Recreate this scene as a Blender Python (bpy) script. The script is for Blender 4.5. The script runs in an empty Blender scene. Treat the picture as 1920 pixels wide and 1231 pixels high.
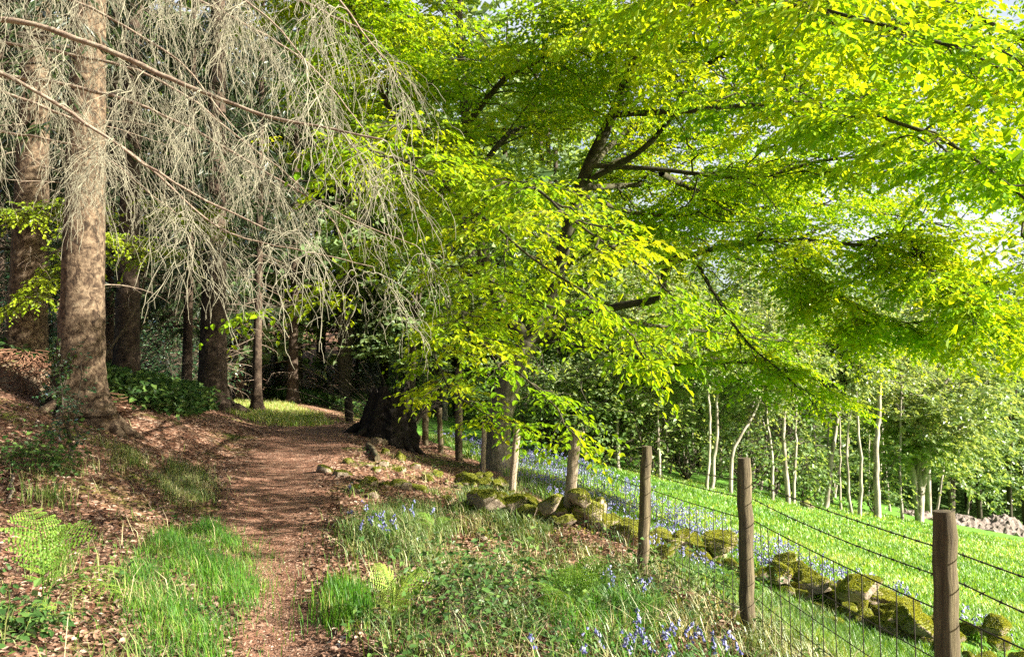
import bpy, math
import numpy as np
from math import radians as RAD

rng = np.random.default_rng(11)
SC = bpy.context.scene
COL = SC.collection
ZUP = np.array([0., 0., 1.])

# ------------------------------------------------------------------ camera
F = 1507.0                                   # focal length in photo pixels (1920 wide)
CAMZ, HORIZ = 1.6, 690.0
PITCH = math.atan((HORIZ - 615.5) / F)
CP, SP = math.cos(PITCH), math.sin(PITCH)
cam = bpy.data.cameras.new('camera')
cam.sensor_fit = 'HORIZONTAL'; cam.sensor_width = 36.0; cam.lens = 36.0 * F / 1920.0
cam.clip_start = 0.05; cam.clip_end = 3000
camo = bpy.data.objects.new('camera', cam); COL.objects.link(camo)
camo.location = (0, 0, CAMZ); camo.rotation_euler = (RAD(90) + PITCH, 0, 0)
SC.camera = camo

def ray(px, py):
    px = np.asarray(px, float); py = np.asarray(py, float)
    xc = (px - 960) / F; yc = (615.5 - py) / F
    return np.stack([xc + 0 * yc, CP - yc * SP, SP + yc * CP], -1)

def at(px, py, Y):
    r = ray(px, py)
    return r * (np.asarray(Y, float)[..., None] / r[..., 1:2]) + np.array([0, 0, CAMZ])

def norm(a):
    return a / np.maximum(np.linalg.norm(a, axis=-1, keepdims=True), 1e-9)

# ------------------------------------------------------------------ terrain
PY = np.array([-30, 2., 4.46, 5.24, 6.18, 7.78, 9.65, 11.5, 14.2, 17.2, 22, 28, 36, 60, 200])
PX = np.array([4., -.45, -1.27, -1.48, -1.76, -2.37, -2.85, -3.36, -3.96, -4.45, -5.5, -7.6, -11, -22, -60])
PW = np.array([.3, .3, .27, .25, .27, .45, .52, .66, .75, .75, .8, 1.0, 1.0, 1.0, 1.0])
FY = np.array([-40, 0, 1.2, 3.4, 5.7, 7.7, 10.6, 13.4, 17, 20, 22, 24, 30, 60, 200])
FX = np.array([3., 1.95, 1.95, 1.83, 1.65, 1.27, .70, -.04, -.6, -1.33, -1.97, -2.6, -4.5, -12, -40])
FZ = np.array([-.1, -.12, -.15, -.19, -.23, -.34, -.40, -.53, -.71, -.72, -.70, -.65, -.6, -.5, 0])

def smst(t):
    t = np.clip(t, 0, 1); return t * t * (3 - 2 * t)

def wob(x, y, s, seed=0.):
    return (np.sin(x * 1.7 / s + 1.3 + seed) * np.sin(y * 1.9 / s + .7 + seed * 2)
            + .6 * np.sin(x * 3.1 / s + y * 2.3 / s + 2.1 + seed) + .4 * np.sin(-x * 5.3 / s + y * 4.7 / s + seed * 3)) / 2.0

def xpath(y): return np.interp(y, PY, PX)
def wpath(y): return np.interp(y, PY, PW)
def xfence(y): return np.interp(y, FY, FX)
def zfence(y): return np.interp(y, FY, FZ)

def H(x, y):
    x = np.asarray(x, float); y = np.asarray(y, float)
    xp = xpath(y); wp = wpath(y); xf = xfence(y); zf = zfence(y)
    # right of the path down to the fence
    t = smst((x - xp - wp) / np.maximum(xf - xp - wp, .5))
    z = zf * t
    # bank that climbs on the left
    L = np.maximum(0, xp - wp - x - .2)
    sl = np.interp(y, [0, 7, 11, 20, 30, 60], [.12, .22, .42, .34, .22, .15])
    z = z + sl * 14 * (1 - np.exp(-(L * L / (L + .5)) / 14))
    # meadow plane beyond the fence
    ye = np.where(y > 46, 46 + 0.0 * y, y); xe = np.clip(x, -30, 34)
    zp = -.1 - .2 * xe - .04 * ye
    zpf = -.1 - .2 * xf - .04 * ye
    d = np.maximum(0, x - xf)
    zm = zp + (zf - zpf) * np.exp(-(d / 1.1) ** 2)
    z = np.where(x > xf, zm, z)
    # hills behind
    z = z + .30 * 60 * (1 - np.exp(-np.maximum(0, y - 52) / 60)) + .18 * 40 * (1 - np.exp(-np.maximum(0, x - 46) / 40))
    # roughness
    near = np.where(x > xf + .6, .35, 1.0)
    onp = np.exp(-((x - xp) / np.maximum(wp, .2)) ** 2)
    z = z + near * (1 - .7 * onp) * (.035 * wob(x, y, 1.3) + .015 * wob(x, y, .42, 2.)) + .08 * wob(x, y, 7., 1.)
    z = z - .04 * onp
    return z

def P(x, y, dz=0.):
    x = np.asarray(x, float); y = np.asarray(y, float)
    return np.stack([x, y, H(x, y) + dz], -1)

def hit(px, py):
    """where the line of sight through a photo pixel meets the terrain"""
    r = ray(px, py); r = r / r[..., 1:2]
    lo = 1.0
    for Y in np.geomspace(1.5, 160, 900):
        q = r * Y
        if q[2] + CAMZ < H(q[0], q[1]):
            hi = Y
            for _ in range(20):
                m = .5 * (lo + hi); q = r * m
                if q[2] + CAMZ < H(q[0], q[1]): hi = m
                else: lo = m
            return np.array([r[0] * hi, hi, float(H(r[0] * hi, hi))])
        lo = Y
    return r * 60

# ------------------------------------------------------------------ mesh collector
class G:
    def __init__(s):
        s.v = []; s.r = []; s.q = []; s.t = []; s.n = 0
    def add(s, v, f, rnd=None):
        v = np.asarray(v, float).reshape(-1, 3); f = np.asarray(f, int)
        if len(v) == 0: return
        s.v.append(v); s.r.append(np.full(len(v), .5) if rnd is None else np.asarray(rnd, float).reshape(-1))
        (s.q if f.shape[1] == 4 else s.t).append(f + s.n); s.n += len(v)
    def build(s, name, mat, parent=None, org=None, smooth=False):
        v = np.concatenate(s.v) if s.v else np.zeros((0, 3)); r = np.concatenate(s.r) if s.r else np.zeros(0)
        if org is None and parent is not None: org = parent['_o']
        o_ = np.zeros(3) if org is None else np.array([org[0], org[1], org[2]], float)
        me = bpy.data.meshes.new(name)
        q = np.concatenate(s.q) if s.q else np.zeros((0, 4), int)
        t = np.concatenate(s.t) if s.t else np.zeros((0, 3), int)
        me.vertices.add(len(v)); me.vertices.foreach_set('co', (v - o_).astype(np.float32).ravel())
        nl = q.size + t.size
        me.loops.add(nl); me.loops.foreach_set('vertex_index', np.concatenate([q.ravel(), t.ravel()]).astype(np.int32))
        np_ = len(q) + len(t); me.polygons.add(np_)
        ls = np.concatenate([np.arange(len(q)) * 4, q.size + np.arange(len(t)) * 3]).astype(np.int32)
        me.polygons.foreach_set('loop_start', ls)
        me.polygons.foreach_set('use_smooth', np.full(np_, bool(smooth)))
        at_ = me.attributes.new('rnd', 'FLOAT', 'POINT'); at_.data.foreach_set('value', r.astype(np.float32))
        me.update(calc_edges=True)
        me.materials.append(mat)
        ob = bpy.data.objects.new(name, me); COL.objects.link(ob)
        if parent is not None:
            ob.parent = parent
            ob['_o'] = list(o_)
        else:
            ob.location = o_; ob['_o'] = list(o_)
        return ob

def tag(o, label=None, cat=None, group=None, kind=None):
    if label: o['label'] = label
    if cat: o['category'] = cat
    if group: o['group'] = group
    if kind: o['kind'] = kind
    return o

def thing(name, label, cat, loc, group=None):
    o = bpy.data.objects.new(name, None); COL.objects.link(o)
    o.empty_display_size = .1
    o.location = loc; o['_o'] = [float(a) for a in loc]
    return tag(o, label, cat, group)

def copy_tree(o, parent=None):
    c = o.copy(); COL.objects.link(c)
    if parent is not None: c.parent = parent
    for ch in list(o.children): copy_tree(ch, c)
    return c

# ------------------------------------------------------------------ curves, tubes, leaves
def spline(pts, n):
    p = np.asarray(pts, float); k = len(p)
    if k == 2:
        s = np.linspace(0, 1, n)[:, None]; return p[0] + (p[1] - p[0]) * s
    e = np.concatenate([[2 * p[0] - p[1]], p, [2 * p[-1] - p[-2]]])
    seg = np.r_[0, np.cumsum(np.linalg.norm(np.diff(p, axis=0), axis=1))]
    u = np.linspace(0, seg[-1], n)
    i = np.clip(np.searchsorted(seg, u, side='right') - 1, 0, k - 2)
    t = ((u - seg[i]) / np.maximum(seg[i + 1] - seg[i], 1e-9))[:, None]
    a, b, c, d = e[i], e[i + 1], e[i + 2], e[i + 3]
    return .5 * (2 * b + (c - a) * t + (2 * a - 5 * b + 4 * c - d) * t ** 2 + (3 * b - a - 3 * c + d) * t ** 3)

def tubes(g, Pn, R, sides=6, rnd=None, cap=False, rough=0.):
    """Pn[K,n,3], R[K,n]"""
    Pn = np.asarray(Pn, float)
    if Pn.ndim == 2: Pn = Pn[None]
    K, n, _ = Pn.shape
    R = np.broadcast_to(np.asarray(R, float), (K, n))
    T = np.gradient(Pn, axis=1); T = norm(T)
    mt = norm(Pn[:, -1] - Pn[:, 0])
    ref = np.where((np.abs(mt[:, 2]) > .85)[:, None], np.array([[1., 0, 0]]), np.array([[0, 0, 1.]]))[:, None, :]
    A = norm(np.cross(T, np.broadcast_to(ref, T.shape))); B = np.cross(T, A)
    th = np.arange(sides) * 2 * np.pi / sides
    RR = R[:, :, None] * (1 + (rough * rng.standard_normal((K, n, sides)) if rough else 0))
    V = Pn[:, :, None, :] + RR[..., None] * (np.cos(th)[None, None, :, None] * A[:, :, None, :] + np.sin(th)[None, None, :, None] * B[:, :, None, :])
    base = (np.arange(K) * n * sides)[:, None, None]
    i = np.arange(n - 1)[None, :, None] * sides; j = np.arange(sides)[None, None, :]; j2 = (j + 1) % sides
    f = np.stack([base + i + j, base + i + j2, base + i + sides + j2, base + i + sides + j], -1).reshape(-1, 4)
    rr = np.repeat(rng.random(K) if rnd is None else np.broadcast_to(rnd, (K,)), n * sides)
    g.add(V, f, rr)
    if cap:
        for k in range(K):
            c = Pn[k, -1] + T[k, -1] * R[k, -1] * .05
            ring = V[k, -1]
            vv = np.concatenate([ring, [c]]); ff = [[a, (a + 1) % sides, sides] for a in range(sides)]
            g.add(vv, ff, np.full(len(vv), rr[k * n * sides]))
    return V

def leaves(g, pos, d, nrm, L, W, rnd, fold=.15, curl=.1, simple=False):
    """pointed oval leaf: base, two shoulders each side, tip"""
    K = len(pos)
    d = norm(d); s = norm(np.cross(d, nrm)); nn = np.cross(s, d)
    L = np.broadcast_to(L, (K,))[:, None]; W = np.broadcast_to(W, (K,))[:, None]
    if simple:
        V = np.stack([pos, pos + d * L * .45 + s * W * .5 + nn * fold * W, pos + d * L - nn * curl * L, pos + d * L * .45 - s * W * .5 + nn * fold * W], 1)
        b = np.arange(K)[:, None] * 4
        f = np.concatenate([b + np.array([[0, 1, 2]]), b + np.array([[0, 2, 3]])])
        g.add(V, f, np.repeat(rnd, 4)); return
    V = np.stack([pos, pos + d * L * .28 + s * W * .45 + nn * fold * W, pos + d * L * .66 + s * W * .42 + nn * (fold * W - curl * L * .4),
                  pos + d * L - nn * curl * L, pos + d * L * .66 - s * W * .42 + nn * (fold * W - curl * L * .4), pos + d * L * .28 - s * W * .45 + nn * fold * W], 1)
    b = np.arange(K)[:, None] * 6
    f = np.concatenate([b + np.array([[0, 1, 2, 3]]), b + np.array([[0, 3, 4, 5]])])
    g.add(V, f, np.repeat(rnd, 6))

def grow(Pp, k, t0, t1, Lfun, ang, m, droop=.15, up=0., jit=.2, wig=.05, radial=False, ends=True):
    """k children on every parent curve; returns points [K*k,m,3], lengths, t"""
    K, n, _ = Pp.shape
    t = t0 + (t1 - t0) * (np.arange(k)[None, :] + rng.random((K, k))) / k
    if ends: t[:, -1] = t1
    x = np.clip(t, 0, 1) * (n - 1); i = np.clip(x.astype(int), 0, n - 2); fr = (x - i)[..., None]
    kk = np.arange(K)[:, None]
    A = Pp[kk, i]; B = Pp[kk, i + 1]; pos = A + (B - A) * fr; T = norm(B - A)
    if radial:
        a_ = rng.random((K, k)) * 2 * np.pi
        r_ = np.stack([np.cos(a_), np.sin(a_), .35 * rng.standard_normal((K, k))], -1)
        S_ = norm(r_ - (r_ * T).sum(-1, keepdims=True) * T)
        sg = np.ones((K, k))
    else:
        S_ = np.cross(T, ZUP); ln = np.linalg.norm(S_, axis=-1, keepdims=True)
        S_ = np.where(ln < .15, norm(rng.standard_normal(S_.shape) * np.array([1, 1, .1])), S_ / np.maximum(ln, 1e-6))
        sg = np.where((np.arange(k) % 2 == 0), 1., -1.)[None, :] * np.where(rng.random((K, 1)) < .5, 1, -1)
    a = ang * (1 + .25 * rng.standard_normal((K, k)))
    if ends: a[:, -1] *= .25
    D = T * np.cos(a)[..., None] + S_ * (np.sin(a) * sg)[..., None] + np.array([0, 0, up]) + jit * rng.standard_normal(T.shape)
    D = norm(D)
    L = Lfun(t) * (.65 + .7 * rng.random((K, k)))
    s = np.linspace(0, 1, m)[None, None, :, None]
    LL = L[..., None, None]
    w = np.cumsum(rng.standard_normal((K, k, m, 3)), axis=2) * wig * LL / m ** .5; w = w - w[:, :, :1]
    Q = pos[:, :, None, :] + D[:, :, None, :] * s * LL + np.array([0, 0, -1.]) * droop * LL * s ** 2 + w
    return Q.reshape(K * k, m, 3), L.reshape(-1), t.reshape(-1)

def leaf_along(g, Q, nl, L, asp=.62, t0=.12, tilt=.45, ang=.85, rnd=None, clump=None, simple=False, droop=.25, rs=.3):
    """nl leaves alternating on every twig of Q[K,m,3]"""
    K, m, _ = Q.shape
    t = t0 + (1 - t0) * (np.arange(nl)[None, :] + .7 * rng.random((K, nl))) / nl
    t = np.clip(t, 0, .999)
    x = t * (m - 1); i = np.clip(x.astype(int), 0, m - 2); fr = (x - i)[..., None]; kk = np.arange(K)[:, None]
    A = Q[kk, i]; B = Q[kk, i + 1]; pos = A + (B - A) * fr; T = norm(B - A)
    S_ = np.cross(T, ZUP); ln = np.linalg.norm(S_, axis=-1, keepdims=True)
    S_ = np.where(ln < .1, norm(rng.standard_normal(S_.shape)), S_ / np.maximum(ln, 1e-6))
    sg = np.where(np.arange(nl) % 2 == 0, 1., -1.)[None, :, None]
    a = ang * (1 + .3 * rng.standard_normal((K, nl, 1)))
    d = T * np.cos(a) + S_ * np.sin(a) * sg + np.array([0, 0, -droop]) + .15 * rng.standard_normal(T.shape)
    nr = norm(ZUP + tilt * rng.standard_normal(T.shape))
    LL = (L * (.6 + .7 * rng.random((K, nl)))).reshape(-1)
    c = (rng.random(K) if clump is None else clump)[:, None]
    r = np.clip(c * (1 - rs) + rs * rng.random((K, nl)), 0, 1).reshape(-1)
    leaves(g, pos.reshape(-1, 3), d.reshape(-1, 3), nr.reshape(-1, 3), LL, LL * asp * (.85 + .3 * rng.random(LL.shape)), r, simple=simple)

# ------------------------------------------------------------------ materials
def new_mat(name):
    m = bpy.data.materials.new(name); m.use_nodes = True
    nt = m.node_tree; nt.nodes.clear()
    out = nt.nodes.new('ShaderNodeOutputMaterial')
    return m, nt, nt.nodes, nt.links, out

def ramp(N, stops):
    r = N.new('ShaderNodeValToRGB'); e = r.color_ramp.elements
    while len(e) < len(stops): e.new(.5)
    for k, (p, c) in enumerate(stops):
        e[k].position = p; e[k].color = (*c, 1)
    return r

def leaf_mat(name, stops, trans=.5, tgain=1.3, gloss=.12, rough=.45):
    m, nt, N, L, out = new_mat(name)
    a = N.new('ShaderNodeAttribute'); a.attribute_name = 'rnd'
    r = ramp(N, stops); L.new(a.outputs['Fac'], r.inputs['Fac'])
    d = N.new('ShaderNodeBsdfDiffuse'); t = N.new('ShaderNodeBsdfTranslucent'); gl = N.new('ShaderNodeBsdfGlossy')
    L.new(r.outputs[0], d.inputs[0])
    mu = N.new('ShaderNodeMix'); mu.data_type = 'RGBA'; mu.blend_type = 'MULTIPLY'; mu.inputs[0].default_value = 1
    L.new(r.outputs[0], mu.inputs[6]); mu.inputs[7].default_value = (tgain * 1.1, tgain, tgain * .4, 1)
    L.new(mu.outputs[2], t.inputs[0])
    mx = N.new('ShaderNodeMixShader'); mx.inputs[0].default_value = trans
    L.new(d.outputs[0], mx.inputs[1]); L.new(t.outputs[0], mx.inputs[2])
    gl.inputs['Roughness'].default_value = rough; gl.inputs['Color'].default_value = (.9, .95, .9, 1)
    fr = N.new('ShaderNodeFresnel'); fr.inputs[0].default_value = 1.4
    ml = N.new('ShaderNodeMath'); ml.operation = 'MULTIPLY'; ml.inputs[1].default_value = gloss * 3
    L.new(fr.outputs[0], ml.inputs[0])
    m2 = N.new('ShaderNodeMixShader'); L.new(ml.outputs[0], m2.inputs[0]); L.new(mx.outputs[0], m2.inputs[1]); L.new(gl.outputs[0], m2.inputs[2])
    L.new(m2.outputs[0], out.inputs[0]); return m

def noise_node(N, L, co, scale, detail=5, rough=.6, dist=0.):
    n = N.new('ShaderNodeTexNoise'); n.inputs['Scale'].default_value = scale; n.inputs['Detail'].default_value = detail
    n.inputs['Roughness'].default_value = rough; n.inputs['Distortion'].default_value = dist
    L.new(co, n.inputs['Vector']); return n

def surf(name, stops, scale=6., stretch=(1, 1, 1), bump=.4, bscale=None, rough=.9, detail=8, dist=.3, spec=.2, fine=None, moss=None):
    """noise-coloured rough surface; moss=(colour stops, threshold) grows on upward faces"""
    m, nt, N, L, out = new_mat(name)
    tc = N.new('ShaderNodeTexCoord'); mp = N.new('ShaderNodeMapping'); mp.inputs['Scale'].default_value = stretch
    L.new(tc.outputs['Object'], mp.inputs[0]); co = mp.outputs[0]
    n1 = noise_node(N, L, co, scale, detail, .62, dist)
    r = ramp(N, stops); L.new(n1.outputs[0], r.inputs[0]); colour = r.outputs[0]
    n2 = noise_node(N, L, co, bscale or scale * 3, 8, .7, dist)
    if fine:
        v = N.new('ShaderNodeTexVoronoi'); v.inputs['Scale'].default_value = fine; L.new(co, v.inputs['Vector'])
        rr = ramp(N, [(0, (.55, .55, .55)), (1, (1.25, 1.2, 1.15))]); L.new(v.outputs['Color'], rr.inputs[0])
        mu = N.new('ShaderNodeMix'); mu.data_type = 'RGBA'; mu.blend_type = 'MULTIPLY'; mu.inputs[0].default_value = .8
        L.new(colour, mu.inputs[6]); L.new(rr.outputs[0], mu.inputs[7]); colour = mu.outputs[2]
    p = N.new('ShaderNodeBsdfPrincipled'); p.inputs['Roughness'].default_value = rough
    p.inputs['Specular IOR Level'].default_value = spec
    if moss:
        ge = N.new('ShaderNodeNewGeometry'); sx = N.new('ShaderNodeSeparateXYZ'); L.new(ge.outputs['Normal'], sx.inputs[0])
        n3 = noise_node(N, L, co, moss[2], 4, .6)
        ad = N.new('ShaderNodeMath'); ad.operation = 'ADD'; L.new(sx.outputs[2], ad.inputs[0]); L.new(n3.outputs[0], ad.inputs[1])
        rm = ramp(N, [(moss[1], (0, 0, 0)), (min(1., moss[1] + .12), (1, 1, 1))])
        dv = N.new('ShaderNodeMath'); dv.operation = 'DIVIDE'; dv.inputs[1].default_value = 2; L.new(ad.outputs[0], dv.inputs[0])
        L.new(dv.outputs[0], rm.inputs[0])
        rc = ramp(N, moss[0]); L.new(n2.outputs[0], rc.inputs[0])
        mx = N.new('ShaderNodeMix'); mx.data_type = 'RGBA'; L.new(rm.outputs[0], mx.inputs[0]); L.new(colour, mx.inputs[6]); L.new(rc.outputs[0], mx.inputs[7])
        colour = mx.outputs[2]
    L.new(colour, p.inputs['Base Color'])
    if bump:
        b = N.new('ShaderNodeBump'); b.inputs['Strength'].default_value = bump; b.inputs['Distance'].default_value = .03
        L.new(n2.outputs[0], b.inputs['Height']); L.new(b.outputs[0], p.inputs['Normal'])
    L.new(p.outputs[0], out.inputs[0]); return m

M = {}
M['beech'] = leaf_mat('beech_leaf', [(0, (.08, .21, .006)), (.4, (.19, .33, .009)), (.75, (.34, .42, .012)), (1, (.48, .47, .016))], .54, 1.45, .018, .65)
M['beech_low'] = leaf_mat('young_beech_leaf', [(0, (.14, .25, .010)), (.5, (.26, .36, .012)), (1, (.40, .47, .02))], .5, 1.25)
M['alder'] = leaf_mat('treeline_leaf', [(0, (.11, .19, .06)), (.5, (.22, .30, .11)), (1, (.38, .43, .19))], .5, 1.25, .04, .6)
M['hill'] = leaf_mat('hazy_hillside_leaf', [(0, (.08, .15, .055)), (.5, (.16, .25, .095)), (1, (.30, .39, .17))], .53, 1.35, .04, .6)  # lightened greens: the distance haze is put into the leaf colour
M['needle'] = leaf_mat('spruce_needle', [(0, (.010, .022, .008)), (1, (.035, .055, .016))], .15, 1., .08)
M['holly'] = leaf_mat('holly_leaf', [(0, (.012, .04, .018)), (.6, (.03, .08, .03)), (1, (.07, .13, .05))], .15, 1., .35, .3)
M['ivy'] = leaf_mat('ivy_leaf', [(0, (.02, .06, .015)), (1, (.10, .18, .04))], .25, 1.1, .3, .35)
M['bramble'] = leaf_mat('bramble_leaf', [(0, (.02, .055, .015)), (.6, (.06, .13, .03)), (1, (.15, .23, .05))], .3, 1.1, .04, .6)
M['fern'] = leaf_mat('fern_leaf', [(0, (.06, .15, .02)), (.6, (.15, .28, .04)), (1, (.27, .38, .06))], .45, 1.2, .08)
M['grass'] = leaf_mat('grass_blade', [(0, (.03, .11, .012)), (.5, (.075, .22, .015)), (.85, (.18, .33, .03)), (1, (.42, .36, .16))], .4, 1.3, .04, .55)
M['meadow'] = leaf_mat('meadow_blade', [(0, (.05, .13, .02)), (.5, (.14, .28, .03)), (.85, (.29, .39, .07)), (1, (.46, .44, .20))], .45, 1.35, .03, .6)
M['rough'] = leaf_mat('rough_grass_blade', [(0, (.06, .12, .02)), (.45, (.16, .22, .05)), (.75, (.34, .33, .14)), (1, (.55, .48, .28))], .3, 1.1, .04, .6)
M['litter'] = leaf_mat('dead_leaf', [(0, (.035, .016, .010)), (.35, (.12, .06, .038)), (.7, (.27, .165, .115)), (1, (.48, .37, .29))], .12, 1., .12)
M['bell'] = leaf_mat('bluebell_petal', [(0, (.11, .115, .38)), (.6, (.22, .225, .52)), (1, (.40, .41, .66))], .3, 1., .05)
M['mossfuzz'] = leaf_mat('moss_tuft', [(0, (.06, .075, .012)), (.5, (.21, .245, .03)), (1, (.43, .44, .085))], .35, 1.3, .03, .6)
M['twig'] = surf('dead_twig_bark', [(.3, (.10, .093, .068)), (.7, (.30, .285, .205))], 4, bump=.2)
M['limb_dead'] = surf('dead_limb_bark', [(.3, (.12, .08, .06)), (.5, (.26, .20, .15)), (.75, (.36, .33, .24))], 14, bump=.5)
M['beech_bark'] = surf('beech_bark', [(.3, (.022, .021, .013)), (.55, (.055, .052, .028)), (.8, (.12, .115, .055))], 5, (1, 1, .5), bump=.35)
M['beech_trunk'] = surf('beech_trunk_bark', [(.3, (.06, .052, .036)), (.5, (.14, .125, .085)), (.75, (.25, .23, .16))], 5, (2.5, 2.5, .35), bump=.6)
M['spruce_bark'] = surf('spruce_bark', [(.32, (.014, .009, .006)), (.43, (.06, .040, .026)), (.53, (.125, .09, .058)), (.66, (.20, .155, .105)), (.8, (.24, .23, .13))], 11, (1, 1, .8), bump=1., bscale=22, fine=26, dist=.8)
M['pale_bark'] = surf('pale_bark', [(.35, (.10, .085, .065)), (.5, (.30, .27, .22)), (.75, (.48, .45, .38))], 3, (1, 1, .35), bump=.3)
M['spruce_shaded'] = surf('shaded_spruce_bark', [(.30, (.012, .008, .006)), (.5, (.06, .042, .03)), (.68, (.11, .085, .06)), (.8, (.15, .14, .08))], 7, (1, 1, .8), bump=1., bscale=22, fine=26, dist=.8)  # spruce bark again, with the shade of the wood put into its colour
M['dark_bark'] = surf('dark_bark', [(.3, (.03, .024, .018)), (.7, (.10, .085, .06))], 8, (1, 1, .4), bump=.6)
M['post_new'] = surf('pale_post_wood', [(.3, (.09, .065, .04)), (.45, (.27, .215, .15)), (.75, (.42, .36, .28))], 9, (4, 4, .3), bump=.7)
M['post_old'] = surf('weathered_post_wood', [(.3, (.035, .027, .018)), (.5, (.10, .08, .048)), (.75, (.21, .18, .10))], 7, (4, 4, .35), bump=.5)
M['stump'] = surf('shaded_stump_wood', [(.3, (.006, .005, .004)), (.7, (.022, .017, .013))], 6, (1, 1, .3), bump=.8)  # near-black: the deep shade on the stump is put into the wood colour
M['log'] = surf('fallen_log_bark', [(.3, (.07, .05, .035)), (.55, (.18, .135, .09)), (.8, (.32, .26, .18))], 9, (1, 1, 1), bump=.6, moss=([(.3, (.08, .08, .01)), (.7, (.24, .22, .03))], .72, 5))
M['wire'] = surf('rusty_wire', [(.3, (.018, .015, .013)), (.7, (.05, .042, .035))], 30, bump=0, rough=.6)
M['stone'] = surf('mossy_stone', [(.3, (.11, .085, .06)), (.5, (.24, .19, .14)), (.75, (.42, .36, .29))], 5, bump=.7,
                  moss=([(.3, (.05, .06, .012)), (.5, (.155, .18, .024)), (.75, (.33, .355, .06))], .51, 6))
M['soil'] = surf('pale_soil', [(.3, (.07, .055, .045)), (.5, (.17, .14, .12)), (.75, (.32, .275, .245))], 6, bump=1., bscale=20)
M['clay'] = surf('tan_clay', [(.3, (.13, .10, .05)), (.55, (.24, .19, .11)), (.8, (.34, .28, .17))], 4, bump=.9, bscale=14)
M['brash'] = surf('dead_brash', [(.3, (.09, .045, .026)), (.7, (.24, .13, .08))], 5, bump=.3)

def ground_mat():
    m, nt, N, L, out = new_mat('forest_floor')
    tc = N.new('ShaderNodeTexCoord'); co = tc.outputs['Object']
    v = N.new('ShaderNodeTexVoronoi'); v.inputs['Scale'].default_value = 17; L.new(co, v.inputs['Vector'])
    sx = N.new('ShaderNodeSeparateColor'); L.new(v.outputs['Color'], sx.inputs[0])
    r1 = ramp(N, [(0, (.05, .022, .013)), (.4, (.15, .07, .042)), (.75, (.30, .17, .11)), (1, (.48, .33, .24))]); L.new(sx.outputs[0], r1.inputs[0])
    n = noise_node(N, L, co, .7, 6); n2 = noise_node(N, L, co, 40, 6)
    rm = ramp(N, [(.52, (0, 0, 0)), (.62, (1, 1, 1))]); L.new(n.outputs[0], rm.inputs[0])
    rc = ramp(N, [(.3, (.05, .06, .012)), (.7, (.16, .17, .035))]); L.new(n2.outputs[0], rc.inputs[0])
    mx = N.new('ShaderNodeMix'); mx.data_type = 'RGBA'; L.new(rm.outputs[0], mx.inputs[0]); L.new(r1.outputs[0], mx.inputs[6]); L.new(rc.outputs[0], mx.inputs[7])
    p = N.new('ShaderNodeBsdfPrincipled'); p.inputs['Roughness'].default_value = .95; p.inputs['Specular IOR Level'].default_value = .1
    at_ = N.new('ShaderNodeAttribute'); at_.attribute_name = 'rnd'
    rg = ramp(N, [(.3, (.02, .04, .01)), (.7, (.07, .13, .025))]); L.new(n2.outputs[0], rg.inputs[0])
    mg = N.new('ShaderNodeMix'); mg.data_type = 'RGBA'; L.new(at_.outputs['Fac'], mg.inputs[0]); L.new(mx.outputs[2], mg.inputs[6]); L.new(rg.outputs[0], mg.inputs[7])
    L.new(mg.outputs[2], p.inputs['Base Color'])
    b = N.new('ShaderNodeBump'); b.inputs['Strength'].default_value = .6; b.inputs['Distance'].default_value = .03
    L.new(v.outputs['Distance'], b.inputs['Height']); L.new(b.outputs[0], p.inputs['Normal'])
    L.new(p.outputs[0], out.inputs[0]); return m
M['ground'] = ground_mat()
M['path'] = surf('trodden_earth', [(.28, (.12, .053, .034)), (.45, (.24, .122, .078)), (.6, (.33, .19, .128)), (.78, (.45, .295, .21))], 5, (1, .6, 1), bump=.8, bscale=45, rough=.95, fine=60)
M['field'] = surf('meadow_turf', [(.3, (.06, .16, .02)), (.6, (.12, .28, .03)), (.8, (.20, .34, .05))], 3, bump=.6, bscale=30)

# ------------------------------------------------------------------ ground sheets
def grid_sheet(name, X, Y, dz, mat, keep=None):
    g = G(); V = P(X, Y, dz); ny, nx = X.shape
    i = np.arange(ny - 1)[:, None] * nx; j = np.arange(nx - 1)[None, :]
    f = np.stack([i + j, i + j + 1, i + nx + j + 1, i + nx + j], -1).reshape(-1, 4)
    g.add(V, f, None if keep is None else keep.ravel()); return g.build(name, mat, smooth=True)

u = np.linspace(-1, 1, 420); k_ = 5.6
gx = 400 * np.sinh(k_ * u) / math.sinh(k_); X, Y = np.meshgrid(gx - 1.0, gx + 8.0)
GM = np.clip((X - xfence(Y)) / 2, 0, 1) * np.clip((Y - 24 - .36 * np.maximum(X, 0)) / 3, 0, 1)
tag(grid_sheet('ground', X, Y, 0, M['ground'], GM), 'forest floor of dead leaves sloping up to the left', kind='structure')

yy = np.concatenate([np.linspace(-2, 26, 560), np.linspace(26.2, 46, 120)])
s = np.linspace(-1, 1, 25)
edge = 1.12 + .16 * wob(yy, yy * .3, .8)
edge2 = 1.12 + .16 * wob(yy * .9 + 5, yy * .2, .7)
Wd = np.where(s[None, :] < 0, edge[:, None], edge2[:, None]) * (wpath(yy)[:, None] + .05)
Xp = xpath(yy)[:, None] + s[None, :] * Wd; Yp = np.repeat(yy[:, None], 25, 1)
tag(grid_sheet('path', Xp, Yp, .008, M['path']), 'narrow reddish earth path curving into the wood', kind='structure')

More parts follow.
